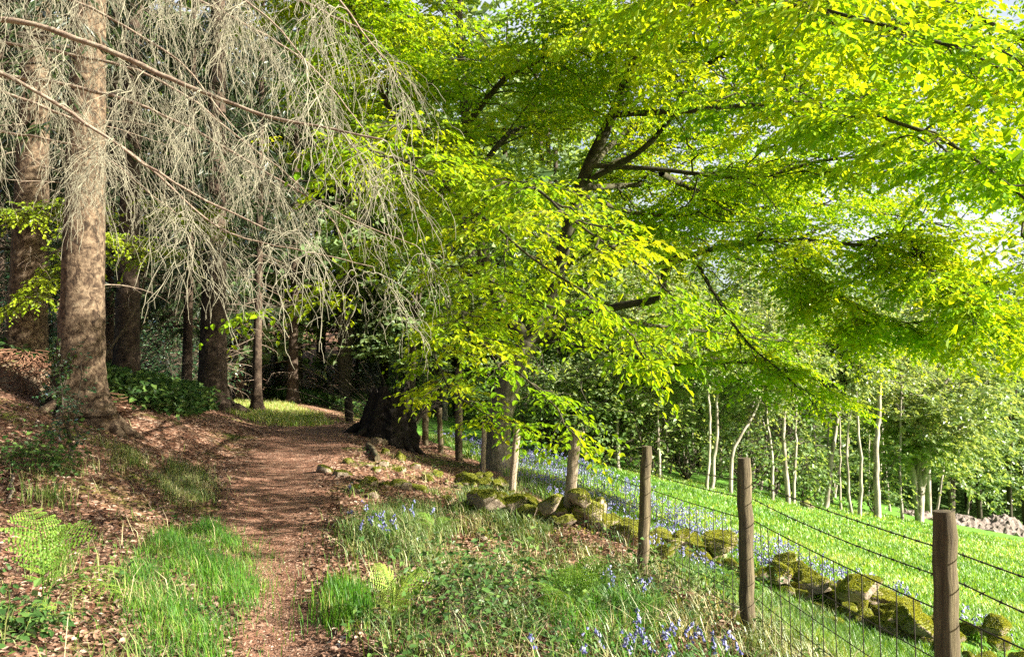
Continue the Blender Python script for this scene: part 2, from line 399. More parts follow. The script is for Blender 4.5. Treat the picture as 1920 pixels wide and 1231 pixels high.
ym = np.concatenate([np.linspace(-3, 20, 160), np.linspace(20.4, 47, 80)])
sm = np.linspace(0, 1, 90) ** 1.6
x0 = xfence(ym) + .75 + .2 * wob(ym, ym * .5, .9)
edgex = np.interp(ym, [0, 20, 26.7, 33, 38.5, 47], [60, 60, 60, 60, 60, 60])
Xm = x0[:, None] + sm[None, :] * (edgex - x0)[:, None]; Ym = np.repeat(ym[:, None], 90, 1)
tag(grid_sheet('meadow', Xm, Ym, .008, M['field']), 'bright green meadow falling away to the right', kind='structure')

# ------------------------------------------------------------------ the big beech
def I(*pts):                                # photo pixels with distances -> points in the place
    return np.array([at(a, b, c) for a, b, c in pts])

BASE = hit(930, 862); BASE_Y = 19.0
bp = at(930, 858, BASE_Y); bz = float(H(bp[0], bp[1]))
beech = thing('beech_tree', 'large spreading beech with bright yellow green leaves beside the fence', 'tree', (bp[0], bp[1], bz))
tr = np.concatenate([[[bp[0], bp[1], bz - .25], [bp[0], bp[1], bz + .1]], I((936, 790, 19), (958, 710, 19), (990, 640, 19))])
g = G(); trp = spline(tr, 26)
rad = np.interp(np.linspace(0, 1, 26), [0, .12, .3, .7, 1], [.52, .38, .30, .27, .24])
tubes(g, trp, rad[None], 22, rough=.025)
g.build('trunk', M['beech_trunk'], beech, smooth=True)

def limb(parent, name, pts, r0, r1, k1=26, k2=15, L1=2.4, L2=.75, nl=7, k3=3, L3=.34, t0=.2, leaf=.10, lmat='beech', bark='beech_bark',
         nl2=6, up=.05, droop=.12, simple=True, ang1=1.0, jit1=.3, radial=False, bare=False, tilt=.45, c0=None):
    n = 40
    Pm = spline(pts, n); w = np.cumsum(rng.standard_normal((n, 3)), 0) * .012 * (np.linalg.norm(Pm[-1] - Pm[0]) / n) ** .5
    w -= np.linspace(0, 1, n)[:, None] * w[-1]; Pm = Pm + w
    g = G(); tubes(g, Pm, np.interp(np.linspace(0, 1, n), [0, 1], [r0, r1])[None] * (1 + .04 * rng.standard_normal((1, n))), 9)
    A, LA, tA = grow(Pm[None], k1, t0, 1., lambda t: L1 * (1.15 - .6 * t), ang1, 9, droop, up, jit1, .10, radial=radial)
    ra = np.interp(np.linspace(0, 1, 9), [0, 1], [1, .25])[None] * (.009 + .013 * LA / 2.4)[:, None]
    tubes(g, A, ra, 5)
    B, LB, tB = grow(A, k2, .12, 1., lambda t: L2 * (1.1 - .55 * t), .95, 6, .16, .02, .16, .08)
    tubes(g, B, np.broadcast_to(np.linspace(.0042, .0018, 6)[None], B.shape[:2]), 3)
    o = g.build(name, M[bark], parent, smooth=True)
    if bare: return o
    g2 = G()
    base = (rng.random(k1) if c0 is None else np.clip(c0 + .3 * rng.standard_normal(k1), 0, 1))
    cl = np.clip(np.repeat(base, k2) * .6 + .4 * rng.random(k1 * k2), 0, 1)
    leaf_along(g2, B, nl, leaf, clump=cl, simple=simple, tilt=tilt)
    if k3:
        C_, LC, tC = grow(B, k3, .15, .95, lambda t: L3 * (1.1 - .4 * t), .9, 4, .2, 0, .15, .06)
        if not simple: tubes(g, C_, np.full(C_.shape[:2], .0016), 3)
        leaf_along(g2, C_, nl2, leaf, clump=np.repeat(cl, k3), simple=simple, tilt=tilt)
    g2.build('foliage', M[lmat], o)
    return o

FORK = (990, 640, 19)
limb(beech, 'limb', I(FORK, (940, 570, 18.8), (908, 480, 18.6), (884, 300, 18.4), (868, 150, 18.2), (860, 0, 18), (852, -200, 18)), .17, .05, 34, 14, 2.6, t0=.42, radial=True, ang1=1.25)
limb(beech, 'limb', I(FORK, (1035, 540, 19), (1086, 360, 18.6), (1140, 235, 18.2), (1185, 130, 17.8), (1222, 0, 17.2), (1262, -220, 16.6)), .20, .06, 34, 14, 2.6, t0=.5, radial=True, ang1=1.2)
limb(beech, 'limb', I((1092, 345, 18.5), (1200, 285, 18), (1262, 215, 17.5), (1300, 140, 17), (1420, 85, 16), (1600, 75, 15), (1800, 110, 14)), .075, .02, 40, 15, 2.4, t0=.3)
limb(beech, 'limb', I(FORK, (1070, 612, 18.8), (1150, 578, 18.3), (1238, 558, 17.8), (1252, 500, 17.3), (1330, 470, 16.6), (1450, 452, 16), (1600, 460, 15.2), (1740, 490, 14.6), (1850, 560, 14.2)), .11, .015, 27, 14, 2.1, t0=.45)
limb(beech, 'limb', I((1110, 310, 18.4), (1230, 318, 18.2), (1400, 335, 17.4), (1560, 300, 16.8), (1730, 300, 16), (1900, 340, 15.2), (2050, 400, 14.6)), .06, .015, 40, 15, 2.4, t0=.2)
limb(beech, 'limb', I((1215, 20, 17.2), (1330, -60, 16.2), (1500, -60, 15), (1700, -30, 14), (1900, 60, 13.2), (2050, 150, 12.6)), .09, .02, 40, 15, 2.5, t0=.1)
limb(beech, 'limb', I((1150, 215, 18.1), (1300, 205, 14.4), (1480, 195, 11.2), (1650, 220, 9.6), (1800, 280, 8.8), (1930, 380, 8.2)), .07, .014, 30, 14, 1.8, t0=.5, simple=False, nl=6, nl2=5)
limb(beech, 'limb', I((1160, 180, 18), (1220, 50, 13.5), (1320, 0, 10), (1460, 0, 8.3), (1640, 40, 7.7), (1820, 100, 7.4)), .07, .014, 25, 14, 1.7, t0=.5, simple=False, nl=6, nl2=5)
limb(beech, 'limb', I((1086, 365, 18.6), (1200, 400, 20), (1350, 400, 21), (1500, 380, 22), (1660, 400, 22.5), (1800, 430, 22.5)), .06, .02, 36, 15, 2.6, t0=.2)
limb(beech, 'limb', I((905, 470, 18.6), (830, 370, 17.6), (760, 260, 16.6), (700, 130, 15.8), (650, -20, 15)), .10, .02, 40, 15, 2.2, t0=.15)
limb(beech, 'limb', I((878, 230, 18.3), (940, 150, 17.2), (1010, 110, 16), (1090, 60, 14.8), (1160, 60, 13.8)), .08, .02, 36, 14, 2.0, t0=.15)
limb(beech, 'limb', I((872, 180, 18.2), (800, 80, 18.6), (740, 20, 19), (640, 0, 19.4), (560, 20, 19.6)), .08, .02, 34, 14, 2.2, t0=.15)
limb(beech, 'limb', I((890, 330, 18.4), (960, 250, 19.6), (1040, 220, 20.6), (1100, 160, 21.5), (1200, 140, 22)), .08, .02, 36, 14, 2.4, t0=.15)
limb(beech, 'limb', I((1010, 640, 19), (1120, 655, 18.4), (1260, 680, 17.8), (1400, 680, 17), (1480, 695, 16.4), (1540, 715, 16)), .06, .012, 15, 11, 1.2, t0=.2, L2=.6)
limb(beech, 'limb', I((1050, 560, 19), (1150, 600, 20), (1300, 620, 21), (1450, 640, 21.5), (1600, 650, 22)), .06, .015, 20, 13, 1.8, t0=.2)
limb(beech, 'limb', I((1230, 500, 17.5), (1290, 478, 17), (1335, 545, 16.6), (1400, 640, 16.2), (1470, 700, 16), (1530, 760, 15.8)), .05, .008, 26, 9, 1.0, .4, nl=3, k3=0, t0=.2, up=-.35)
limb(beech, 'limb', I((1600, 460, 15.2), (1690, 440, 14.4), (1760, 520, 13.8), (1820, 560, 13.4), (1880, 620, 13)), .04, .008, 26, 12, 1.3, .55, t0=.1, up=-.2)
limb(beech, 'limb', I((1450, 452, 16), (1560, 540, 15.6), (1640, 590, 15.2), (1730, 610, 15)), .035, .008, 22, 12, 1.2, .5, t0=.1, up=-.1)
for pts in (((1255, -200, 16.6), (1350, -330, 16.8), (1500, -380, 17), (1700, -360, 17.2), (1900, -280, 17.4)), ((1240, -120, 17), (1380, -190, 18.6), (1560, -200, 19.6), (1750, -160, 20.4), (1900, -80, 21)),
            ((1250, -180, 17), (1280, -420, 18), (1400, -600, 18.6), (1560, -680, 19)), ((856, -150, 18.1), (920, -300, 18), (1050, -380, 18), (1180, -420, 18.4)), ((1090, 352, 18.6), (1180, 348, 20), (1280, 345, 21.5), (1420, 350, 22.5)), ((1240, 325, 18.2), (1290, 350, 19.5), (1350, 370, 20.5), (1480, 330, 21)), ((1088, 355, 18.6), (1160, 300, 21), (1260, 265, 23), (1420, 250, 24)), ((1100, 320, 18.5), (1180, 240, 20.5), (1300, 180, 22), (1450, 160, 23)), ((1000, 620, 19.2), (1080, 480, 21.5), (1180, 430, 23), (1300, 440, 24)), ((1222, 0, 17.2), (1330, -20, 19.5), (1480, 20, 21), (1680, 60, 22), (1850, 120, 22.6))):
    limb(beech, 'limb', I(*pts), .08, .02, 27, 13, 2.6, t0=.2, leaf=.105)
# boughs that reach out towards the camera, with large sunlit leaves
def I(*pts):                                # the boughs come close to the viewer
    return np.array([at(a, b, c - 1.9 * min(1, max(0, (15 - c) / 5))) for a, b, c in pts])
NB = dict(leaf=.064, lmat='beech', simple=False, k3=2, nl=7, nl2=5, tilt=.28, jit1=.07, droop=.2)
limb(beech, 'bough', I((905, 470, 18.5), (880, 420, 14.5), (850, 360, 11.5), (800, 320, 9.6), (740, 290, 8.6), (670, 275, 8.2)), .06, .009, 18, 9, .82, .38, t0=.52, **NB)
limb(beech, 'bough', I((880, 420, 14.5), (930, 360, 11), (985, 345, 9.2), (1060, 400, 8.4), (1130, 450, 8.0), (1235, 520, 7.8)), .045, .007, 22, 9, .72, .36, t0=.35, **NB)
limb(beech, 'bough', I((900, 500, 16), (900, 440, 12), (890, 400, 10), (930, 420, 9), (1000, 480, 8.5), (1120, 560, 8.3), (1180, 625, 8.2)), .045, .007, 16, 9, .68, .36, t0=.42, **NB)
limb(beech, 'bough', I((920, 560, 18), (900, 580, 14), (870, 590, 11), (900, 640, 9.8), (960, 690, 9.3), (1040, 760, 9)), .045, .007, 18, 8, .58, .3, t0=.5, **NB)
limb(beech, 'bough', I((930, 580, 18), (860, 600, 15), (820, 650, 12.5), (840, 720, 11), (890, 765, 10.4), (960, 790, 10)), .04, .006, 13, 7, .5, .26, t0=.5, **NB)
limb(beech, 'bough', I((880, 440, 14.5), (800, 430, 12), (720, 460, 10.6), (620, 545, 9.8), (520, 575, 9.4)), .035, .006, 7, 7, .5, .3, t0=.6, **NB)
limb(beech, 'bough', I((890, 470, 15), (870, 500, 12), (930, 540, 10.5), (1020, 570, 10), (1120, 640, 9.8), (1200, 640, 9.6)), .035, .006, 17, 8, .56, .32, t0=.45, **NB)
limb(beech, 'bough', I((890, 420, 15), (860, 330, 12), (800, 270, 10.5), (760, 235, 10), (700, 240, 9.6)), .04, .006, 16, 7, .6, .34, t0=.5, **NB)

def I(*pts):
    return np.array([at(a, b, c) for a, b, c in pts])

# ------------------------------------------------------------------ spruce with dead drooping branches (left of the frame)
sx_, sy_ = -6.6, 7.6; sz_ = float(H(sx_, sy_))
dsp = thing('spruce_tree', 'spruce at the left edge whose dead grey branches hang across the path', 'tree', (sx_, sy_, sz_))
g = G(); tubes(g, spline([[sx_, sy_, sz_ - .3], [sx_, sy_, sz_ + 1], [sx_ + .1, sy_, 7], [sx_ + .1, sy_, 18]], 30), np.interp(np.linspace(0, 1, 30), [0, .05, 1], [.45, .33, .1])[None], 16, rough=.03)
g.build('trunk', M['spruce_bark'], dsp, smooth=True)

def dead_branch(pts, r0, r1, k1, L1, k2=11, L2=.36, k3=4, L3=.17, t0=.3, up=-.25, droop=.65):
    p0 = np.array([sx_, sy_, pts[0][2] + .35])
    Pm = spline(np.concatenate([[p0], pts]), 46)
    w = np.cumsum(rng.standard_normal((46, 3)), 0) * .006; Pm = Pm + w - np.linspace(0, 1, 46)[:, None] * w[-1]
    g = G(); tubes(g, Pm, np.interp(np.linspace(0, 1, 46), [0, 1], [r0, r1])[None] * (1 + .07 * rng.standard_normal((1, 46))), 8)
    o = g.build('dead_branch', M['limb_dead'], dsp, smooth=True)
    g = G()
    A, LA, _ = grow(Pm[None], k1, t0, 1., lambda t: L1 * (1.2 - .5 * t), 1.1, 9, droop, up, .35, .13)
    tubes(g, A, np.linspace(.0048, .0024, 9)[None] * np.ones((len(A), 1)), 4)
    B, LB, _ = grow(A, k2, .1, 1., lambda t: L2 * (1.15 - .5 * t), .85, 7, .55, -.18, .30, .15)
    tubes(g, B, np.linspace(.0029, .0018, 7)[None] * np.ones((len(B), 1)), 3)
    C_, LC, _ = grow(B, k3, .15, 1., lambda t: L3 * (1.1 - .4 * t), .8, 5, .45, -.15, .30, .13)
    tubes(g, C_, np.linspace(.0022, .0015, 5)[None] * np.ones((len(C_), 1)), 3)
    g.build('twigs', M['twig'], o, smooth=True)['kind'] = 'stuff'
dead_branch(I((-250, 30, 6.7), (0, 40, 6.4), (180, 85, 6.2), (330, 150, 6.0), (500, 215, 5.8), (650, 248, 5.6), (720, 262, 5.5)), .042, .007, 13, 0.66)
dead_branch(I((-200, 70, 5.8), (0, 135, 5.7), (160, 225, 5.6), (300, 320, 5.5), (420, 390, 5.4), (500, 430, 5.3)), .030, .005, 10, 0.53)
dead_branch(I((-200, -170, 7.2), (0, -130, 7), (250, -70, 6.8), (500, -20, 6.6), (690, 60, 6.4)), .035, .006, 13, 0.70)
dead_branch(I((-100, -260, 6.4), (150, -240, 6.2), (400, -160, 6), (600, -40, 5.9), (720, 110, 5.8)), .03, .005, 12, 0.66)
dead_branch(I((-100, -120, 8), (200, -80, 7.7), (380, 10, 7.4), (560, 110, 7.2), (680, 240, 7)), .03, .005, 12, 0.62)
dead_branch(I((-200, -60, 7.6), (50, -30, 7.4), (200, 30, 7.2), (330, 110, 7), (440, 240, 6.8)), .025, .005, 10, 0.62)
dead_branch(I((-200, 120, 7.6), (150, 160, 7.4), (350, 230, 7.2), (520, 330, 6.9), (660, 410, 6.7), (780, 460, 6.5)), .026, .004, 11, 0.37, k2=8, k3=3)
dead_branch(I((-200, 230, 7.4), (-50, 240, 7.2), (80, 260, 7), (200, 300, 6.8), (330, 400, 6.6)), .02, .004, 6, 0.44)
dead_branch(I((-100, 60, 7.8), (250, 130, 7.6), (480, 280, 7.3), (610, 400, 7.1), (660, 490, 7)), .022, .004, 9, 0.44, up=-.4, k2=8)
dead_branch(I((-100, 150, 6.6), (200, 260, 6.5), (400, 420, 6.3), (560, 470, 6.2), (700, 500, 6.1)), .018, .004, 9, 0.44)
dead_branch(I((-100, -190, 5.4), (100, -160, 5.3), (300, -90, 5.2), (470, 10, 5.1), (570, 110, 5)), .022, .004, 10, 0.53)

# ------------------------------------------------------------------ spruces of the dark wood
def spruce_crown(z0, z1, rmax, nb, seed):
    g = G(); f_ = np.sort(rng.random(nb)); z = z0 + (z1 - z0) * f_
    az = rng.random(nb) * 2 * np.pi; ln = rmax * (1 - f_ * .92) * (.7 + .5 * rng.random(nb))
    m = 8; s = np.linspace(0, 1, m)
    D = np.stack([np.cos(az), np.sin(az), -.15 - .1 * rng.random(nb)], -1)
    A = np.stack([0 * az, 0 * az, z], -1)[:, None, :] + D[:, None, :] * s[None, :, None] * ln[:, None, None] + ZUP * (.22 * (s ** 2)[None, :, None] * ln[:, None, None])
    B, LB, _ = grow(A, 9, .12, 1., lambda t: .9 * (1.1 - .7 * t), .9, 4, .45, -.1, .12, .05)
    leaf_along(g, B, 9, .34, asp=.16, simple=True, ang=.7, tilt=.8, droop=.45)
    g2 = G(); tubes(g2, A, np.linspace(.03, .008, m)[None] * np.ones((nb, 1)), 4)
    return g, g2

def snags(g, base, ang, z0, z1, n, L, r0):
    z = base[2] + z0 + (z1 - z0) * rng.random(n); a = rng.random(n) * 2 * np.pi
    st = np.stack([base[0] + 0 * a, base[1] + 0 * a, z], -1)
    D = np.stack([np.cos(a), np.sin(a), -.1 + .25 * rng.standard_normal(n)], -1)
    s = np.linspace(0, 1, 6)[None, :, None]; Ln = (L * (.3 + rng.random(n)))[:, None, None]
    A = st[:, None] + D[:, None] * (s * Ln + r0 * .7) - ZUP * .18 * Ln * s ** 2 + np.cumsum(rng.standard_normal((n, 6, 3)), 1) * .012
    tubes(g, A, np.linspace(.011, .004, 6)[None] * np.ones((n, 1)), 4)
    B, _, _ = grow(A, 5, .25, 1, lambda t: L * .3, .8, 4, .25, -.05, .3, .1)
    tubes(g, B, np.linspace(.004, .002, 4)[None] * np.ones((len(B), 1)), 3)

CR = [spruce_crown(5.5, 22, 3.2, 70, 1), spruce_crown(4.0, 20, 3.0, 70, 2)]
crown_mesh = []
def spruce(label, base, r, lean=(0, 0), hgt=20, crown=0, nsn=18, group=None, z0=1.2, sides=24, roots=True, zlow=None, bark='spruce_bark'):
    t = thing('spruce_tree', label, 'tree', base, group)
    n = 44; zz = np.concatenate([[-.4], np.geomspace(.02, hgt, n - 1)])
    pts = np.stack([base[0] + lean[0] * zz, base[1] + lean[1] * zz, base[2] + zz], -1)
    rr = r * (1 - .75 * np.clip(zz, 0, hgt) / hgt) * (1 + .75 * np.exp(-np.maximum(zz, 0) / .28) + .16 * np.exp(-np.maximum(zz, 0) / 1.2))
    g = G(); th = np.arange(sides) * 2 * np.pi / sides; ph = rng.random(3) * 6
    flute = 1 + (.16 * np.sin(3 * th + ph[0]) + .12 * np.sin(5 * th + ph[1]))[None] * np.exp(-np.maximum(zz, 0) / .45)[:, None] + .032 * rng.standard_normal((n, sides))
    V = pts[:, None, :] + (rr[:, None] * flute)[..., None] * np.stack([np.cos(th), np.sin(th), 0 * th], -1)[None]
    i = np.arange(n - 1)[:, None] * sides; j = np.arange(sides)[None]; j2 = (j + 1) % sides
    g.add(V, np.stack([i + j, i + j2, i + sides + j2, i + sides + j], -1).reshape(-1, 4))
    tko = g.build('trunk', M[bark], t, smooth=True)
    if roots:
        for k in range(5):
            a = rng.random() * 6.28; Lr = r * (2.2 + 1.2 * rng.random())
            q = np.linspace(.5, 1, 7)
            rx = base[0] + np.cos(a) * q * Lr; ry = base[1] + np.sin(a) * q * Lr
            gr = G(); rz = H(rx, ry) + np.linspace(.16, -.04, 7)
            tubes(gr, np.stack([rx, ry, rz], -1), np.linspace(.13, .04, 7)[None] * r / .33, 8)
            gr.build('root', M[bark], t, smooth=True)
    if nsn:
        gs = G(); snags(gs, base, 0, z0, 9, nsn, 1.2, r); gs.build('dead_branches', M['limb_dead'], t, smooth=True)['kind'] = 'stuff'
    cm = crown_mesh[crown]
    for nm, me in cm:
        c = bpy.data.objects.new(nm, me); COL.objects.link(c); c.parent = t
        if nm == 'boughs': c['kind'] = 'stuff'
        c.location = (lean[0] * 8, lean[1] * 8, 0 if zlow is None else zlow); c.rotation_euler = (0, 0, rng.random() * 6.28)
    return t
for a, b in CR:
    o1 = a.build('crown', M['needle']); o2 = b.build('boughs', M['dark_bark'], smooth=True)
    crown_mesh.append([('crown', o1.data), ('boughs', o2.data)])
    bpy.data.objects.remove(o1); bpy.data.objects.remove(o2)

B1 = hit(150, 783); B2 = hit(48, 706); B3 = hit(236, 738); B4 = hit(398, 764)
def wpx(w, b): return w * b[1] / F / 2
T1 = spruce('thick sunlit spruce trunk with ivy at its foot left of the path', B1, wpx(80, B1), (-.004, 0), z0=2.2, nsn=14)
T2 = spruce('broad brown spruce trunk at the far left behind the brush heap', B2, wpx(66, B2), (.004, 0), z0=1.0)
T3 = spruce('slim dark spruce trunk between the ivy clad trunk and the path', B3, wpx(44, B3), (0, 0), bark='spruce_shaded')
T4 = spruce('black shaded spruce trunk beside the sunlit grass strip', B4, wpx(50, B4), (-.004, 0), crown=1, bark='spruce_shaded')
# dark wood behind
spots = [(-9.5, 30, .17), (-10.7, 26.5, .16), (-13.6, 27, .2), (-15.2, 31, .18), (-17.5, 27, .2), (-12.3, 33, .15), (-10.6, 39, .2), (-9.2, 44, .2), (-13.5, 40, .2), (-16, 38, .18),
         (-19, 35, .2), (-21, 30, .22), (-23, 36, .2), (-18.5, 43, .2), (-22, 45, .2), (-26, 41, .2), (-14, 48, .2), (-9.8, 51, .2), (-19, 52, .2), (-25, 52, .2),
         (-30, 48, .2), (-15.5, 20.5, .24), (-18, 17, .25), (-14.2, 23.8, .2), (-20, 22.5, .22), (-31, 56, .2), (-12, 58, .2), (-17, 60, .2), (-23, 61, .2), (-36, 58, .2), (-7.0, 57, .2), (-28, 33, .22)]
WOODG = 'spruces deep in the dark wood'
tpl = [spruce('thin dark spruce standing deep in the wood behind the path', P(*spots[k][:2]), spots[k][2], crown=k % 2, nsn=46, group=WOODG, sides=12, roots=False, z0=.8, zlow=-1.5, bark='spruce_shaded') for k in range(4)]
for k, (x, y, r) in enumerate(spots[4:]):
    c = copy_tree(tpl[k % 4]); b = P(x, y)
    c.location = b; c.rotation_euler = (0, 0, rng.random() * 6.28); s_ = .85 + .35 * rng.random(); c.scale = (s_, s_, s_)

for k, (x, y) in enumerate([(-9, 3), (-11.5, 8.5), (-7, -4), (-12, -2), (-3.5, -8), (-8, -11), (1.5, -11), (-14, 4), (-1, -15), (6, -16)]):
    c = copy_tree(tpl[k % 4]); b = P(x, y); c.location = b; c.rotation_euler = (0, 0, k * 1.3); c.scale = (1.15, 1.15, 1.1)
    tag(c, 'spruce of the same wood standing behind the viewer', 'tree', 'spruces of the wood round the viewpoint')
# ------------------------------------------------------------------ ivy, holly, bushes
def leafy_bush(name, label, cat, base, h, w, n, leaf, lmat, stems=7, group=None, asp=.6):
    t = thing(name, label, cat, base, group)
    a = rng.random(stems) * 6.28; s = np.linspace(0, 1, 8)[None, :, None]
    D = np.stack([np.cos(a) * w / h * rng.random(stems), np.sin(a) * w / h * rng.random(stems), .7 + .4 * rng.random(stems)], -1)
    A = np.asarray(base)[None, None] - np.array([0, 0, .05]) + D[:, None] * s * h + np.cumsum(rng.standard_normal((stems, 8, 3)), 1) * .03 * h
    g = G(); tubes(g, A, np.linspace(.012, .004, 8)[None] * h * np.ones((stems, 1)), 5)
    k1 = 10; B, _, _ = grow(A, k1, .2, 1, lambda t_: .55 * w * (1.1 - .5 * t_), 1.0, 6, .2, .05, .3, .1, radial=True)
    tubes(g, B, np.linspace(.005, .002, 6)[None] * h * np.ones((len(B), 1)), 3)
    g.build('stems', M['dark_bark'], t, smooth=True)['kind'] = 'stuff'
    C_, _, _ = grow(B, 4, .2, 1, lambda t_: .3 * w, .9, 4, .2, 0, .3, .1)
    g = G(); nl = max(2, int(n / len(C_))); leaf_along(g, C_, nl, leaf, asp, tilt=.7, simple=leaf < .2)
    g.build('foliage', M[lmat], t); return t
leafy_bush('holly_sapling', 'small glossy holly sapling in front of the ivy clad trunk', 'shrub', hit(135, 868), 1.35, .42, 500, .055, 'holly', 3)
leafy_bush('bramble', 'dark low bramble on the leafy bank at the left', 'shrub', hit(60, 880), .35, .7, 500, .06, 'bramble', 9)
HB = 'dark holly bushes under the spruces'
leafy_bush('holly_bush', 'blue green holly bush behind the sunlit grass strip', 'shrub', hit(520, 745), 2.4, 2.6, 3000, .10, 'holly', 9)
leafy_bush('holly_bush', 'green bush arching over the path where it leaves the wood', 'shrub', hit(600, 742), 1.9, 1.6, 2000, .10, 'ivy', 9)
leafy_bush('holly_bush', 'low dark green bush right of the slim dark spruce trunk', 'shrub', hit(300, 745), .5, .6, 500, .09, 'holly', 9)
leafy_bush('holly_bush', 'dark holly at the left edge behind the broad brown trunk', 'shrub', P(-15.5, 23), 2.4, 2.4, 2500, .1, 'holly', 9)
leafy_bush('holly_bush', 'holly bush between the two left trunks in deep shade', 'shrub', P(-13.2, 22), 1.6, 2.0, 2200, .1, 'holly', 9)
for k, (x, y) in enumerate([(-14.5, 29), (-12.2, 29.5), (-17, 33), (-13.4, 36.5), (-20, 39), (-9.8, 47), (-15, 45), (-24, 48), (-20, 27)]):
    leafy_bush('undergrowth_bush', 'shadowy evergreen bush deep in the spruce wood', 'shrub', P(x, y), 2 + rng.random(), 2.4, 1500, .13, 'holly', 8, group='evergreen bushes deep in the spruce wood')

# ivy climbing the thick trunk
def ivy():
    t = thing('ivy', 'green ivy climbing the left side of the thick sunlit trunk', 'plant', B1)
    rr = wpx(80, B1); g = G(); gl = G()
    for k in range(6):
        a0 = RAD(205 + 14 * k + rng.random() * 10); zz = np.linspace(0, .6 + 1.1 * rng.random() * (1 if k < 3 else .5), 14)
        a = a0 + .12 * np.cumsum(rng.standard_normal(14)) * .5
        r_ = rr * (1 + .9 * np.exp(-zz / .28) + .16 * np.exp(-zz / 1.2)) + .015
        A = np.stack([B1[0] + np.cos(a) * r_, B1[1] + np.sin(a) * r_, B1[2] + zz], -1)
        tubes(g, A, np.full((1, 14), .007), 5)
        nl = 60; tt = rng.random(nl) * 12.99; i = tt.astype(int); pos = A[i] + (A[i + 1] - A[i]) * (tt - i)[:, None]
        outw = np.stack([np.cos(a[i]), np.sin(a[i]), 0 * a[i]], -1)
        d = norm(rng.standard_normal((nl, 3)) * .8 + outw * .6 - ZUP * .4)
        leaves(gl, pos + .03 * rng.standard_normal((nl, 3)) + outw * .02, d, norm(outw + .5 * rng.standard_normal((nl, 3))), .065, .06, rng.random(nl))
    g.build('stem', M['dark_bark'], t, smooth=True); gl.build('foliage', M['ivy'], t)
ivy()

# understory beech sapling in front of the left trunks
sb = hit(268, 742) + np.array([0, -3.2, 0]); sb[2] = float(H(sb[0], sb[1]))
sap = thing('beech_sapling', 'slim understory beech with sparse leaves among the left trunks', 'tree', sb)
stp = np.concatenate([[sb - [0, 0, .1]], I((262, 560, sb[1]), (262, 430, sb[1] - .2), (240, 330, sb[1] - .4), (230, 200, sb[1] - .4))])
g = G(); tubes(g, spline(stp, 24), np.linspace(.035, .012, 24)[None], 8); g.build('trunk', M['dark_bark'], sap, smooth=True)
LO = dict(leaf=.085, lmat='beech_low', simple=False, k3=1, nl=6, nl2=5, bark='dark_bark')
yb = sb[1]
limb(sap, 'limb', I((262, 480, yb), (200, 470, yb - .6), (120, 500, yb - 1.2), (40, 570, yb - 1.8)), .018, .005, 20, 8, .7, .32, t0=.15, **LO)
limb(sap, 'limb', I((262, 430, yb), (180, 400, yb - .8), (90, 390, yb - 1.4), (0, 400, yb - 2)), .018, .005, 20, 8, .75, .32, t0=.15, **LO)
limb(sap, 'limb', I((250, 380, yb), (320, 400, yb - .5), (400, 420, yb - 1)), .016, .005, 14, 7, .6, .3, t0=.2, **LO)
limb(sap, 'limb', I((262, 440, yb), (300, 470, yb - 1), (240, 450, yb - 2), (170, 440, yb - 2.6)), .016, .005, 16, 7, .6, .3, t0=.3, **LO)

# ------------------------------------------------------------------ stump and deadwood
sc = hit(722, 832); sc = P(sc[0] - .1, sc[1] + .5)
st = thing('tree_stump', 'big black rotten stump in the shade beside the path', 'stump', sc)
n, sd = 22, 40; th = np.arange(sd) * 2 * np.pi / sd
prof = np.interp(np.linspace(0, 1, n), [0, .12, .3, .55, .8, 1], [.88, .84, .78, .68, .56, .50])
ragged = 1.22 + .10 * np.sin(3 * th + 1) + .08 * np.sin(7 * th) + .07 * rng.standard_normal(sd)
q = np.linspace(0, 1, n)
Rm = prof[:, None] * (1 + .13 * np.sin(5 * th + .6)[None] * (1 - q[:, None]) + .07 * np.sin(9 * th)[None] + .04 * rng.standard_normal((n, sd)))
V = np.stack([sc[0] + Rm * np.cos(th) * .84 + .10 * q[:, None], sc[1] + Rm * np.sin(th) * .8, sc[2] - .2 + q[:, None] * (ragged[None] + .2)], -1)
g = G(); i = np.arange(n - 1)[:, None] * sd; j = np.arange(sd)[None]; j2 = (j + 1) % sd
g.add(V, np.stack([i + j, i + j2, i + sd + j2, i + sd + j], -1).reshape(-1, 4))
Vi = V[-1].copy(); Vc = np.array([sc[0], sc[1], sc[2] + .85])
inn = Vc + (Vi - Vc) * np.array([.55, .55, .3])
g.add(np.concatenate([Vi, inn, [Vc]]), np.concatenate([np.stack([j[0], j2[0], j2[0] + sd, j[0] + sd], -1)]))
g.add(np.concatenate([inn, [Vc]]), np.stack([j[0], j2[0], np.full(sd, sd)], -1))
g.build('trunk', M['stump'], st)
for k in range(8):
    a = RAD(k * 45 + 20 * rng.random()); q2 = np.linspace(.55, .95 + .2 * rng.random(), 9)
    rx = sc[0] + np.cos(a) * q2; ry = sc[1] + np.sin(a) * q2 * .8
    g = G(); tubes(g, np.stack([rx, ry, H(rx, ry) + np.linspace(.22, -.05, 9)], -1), np.linspace(.13, .03, 9)[None], 8, rough=.06); g.build('root', M['stump'], st, smooth=True)
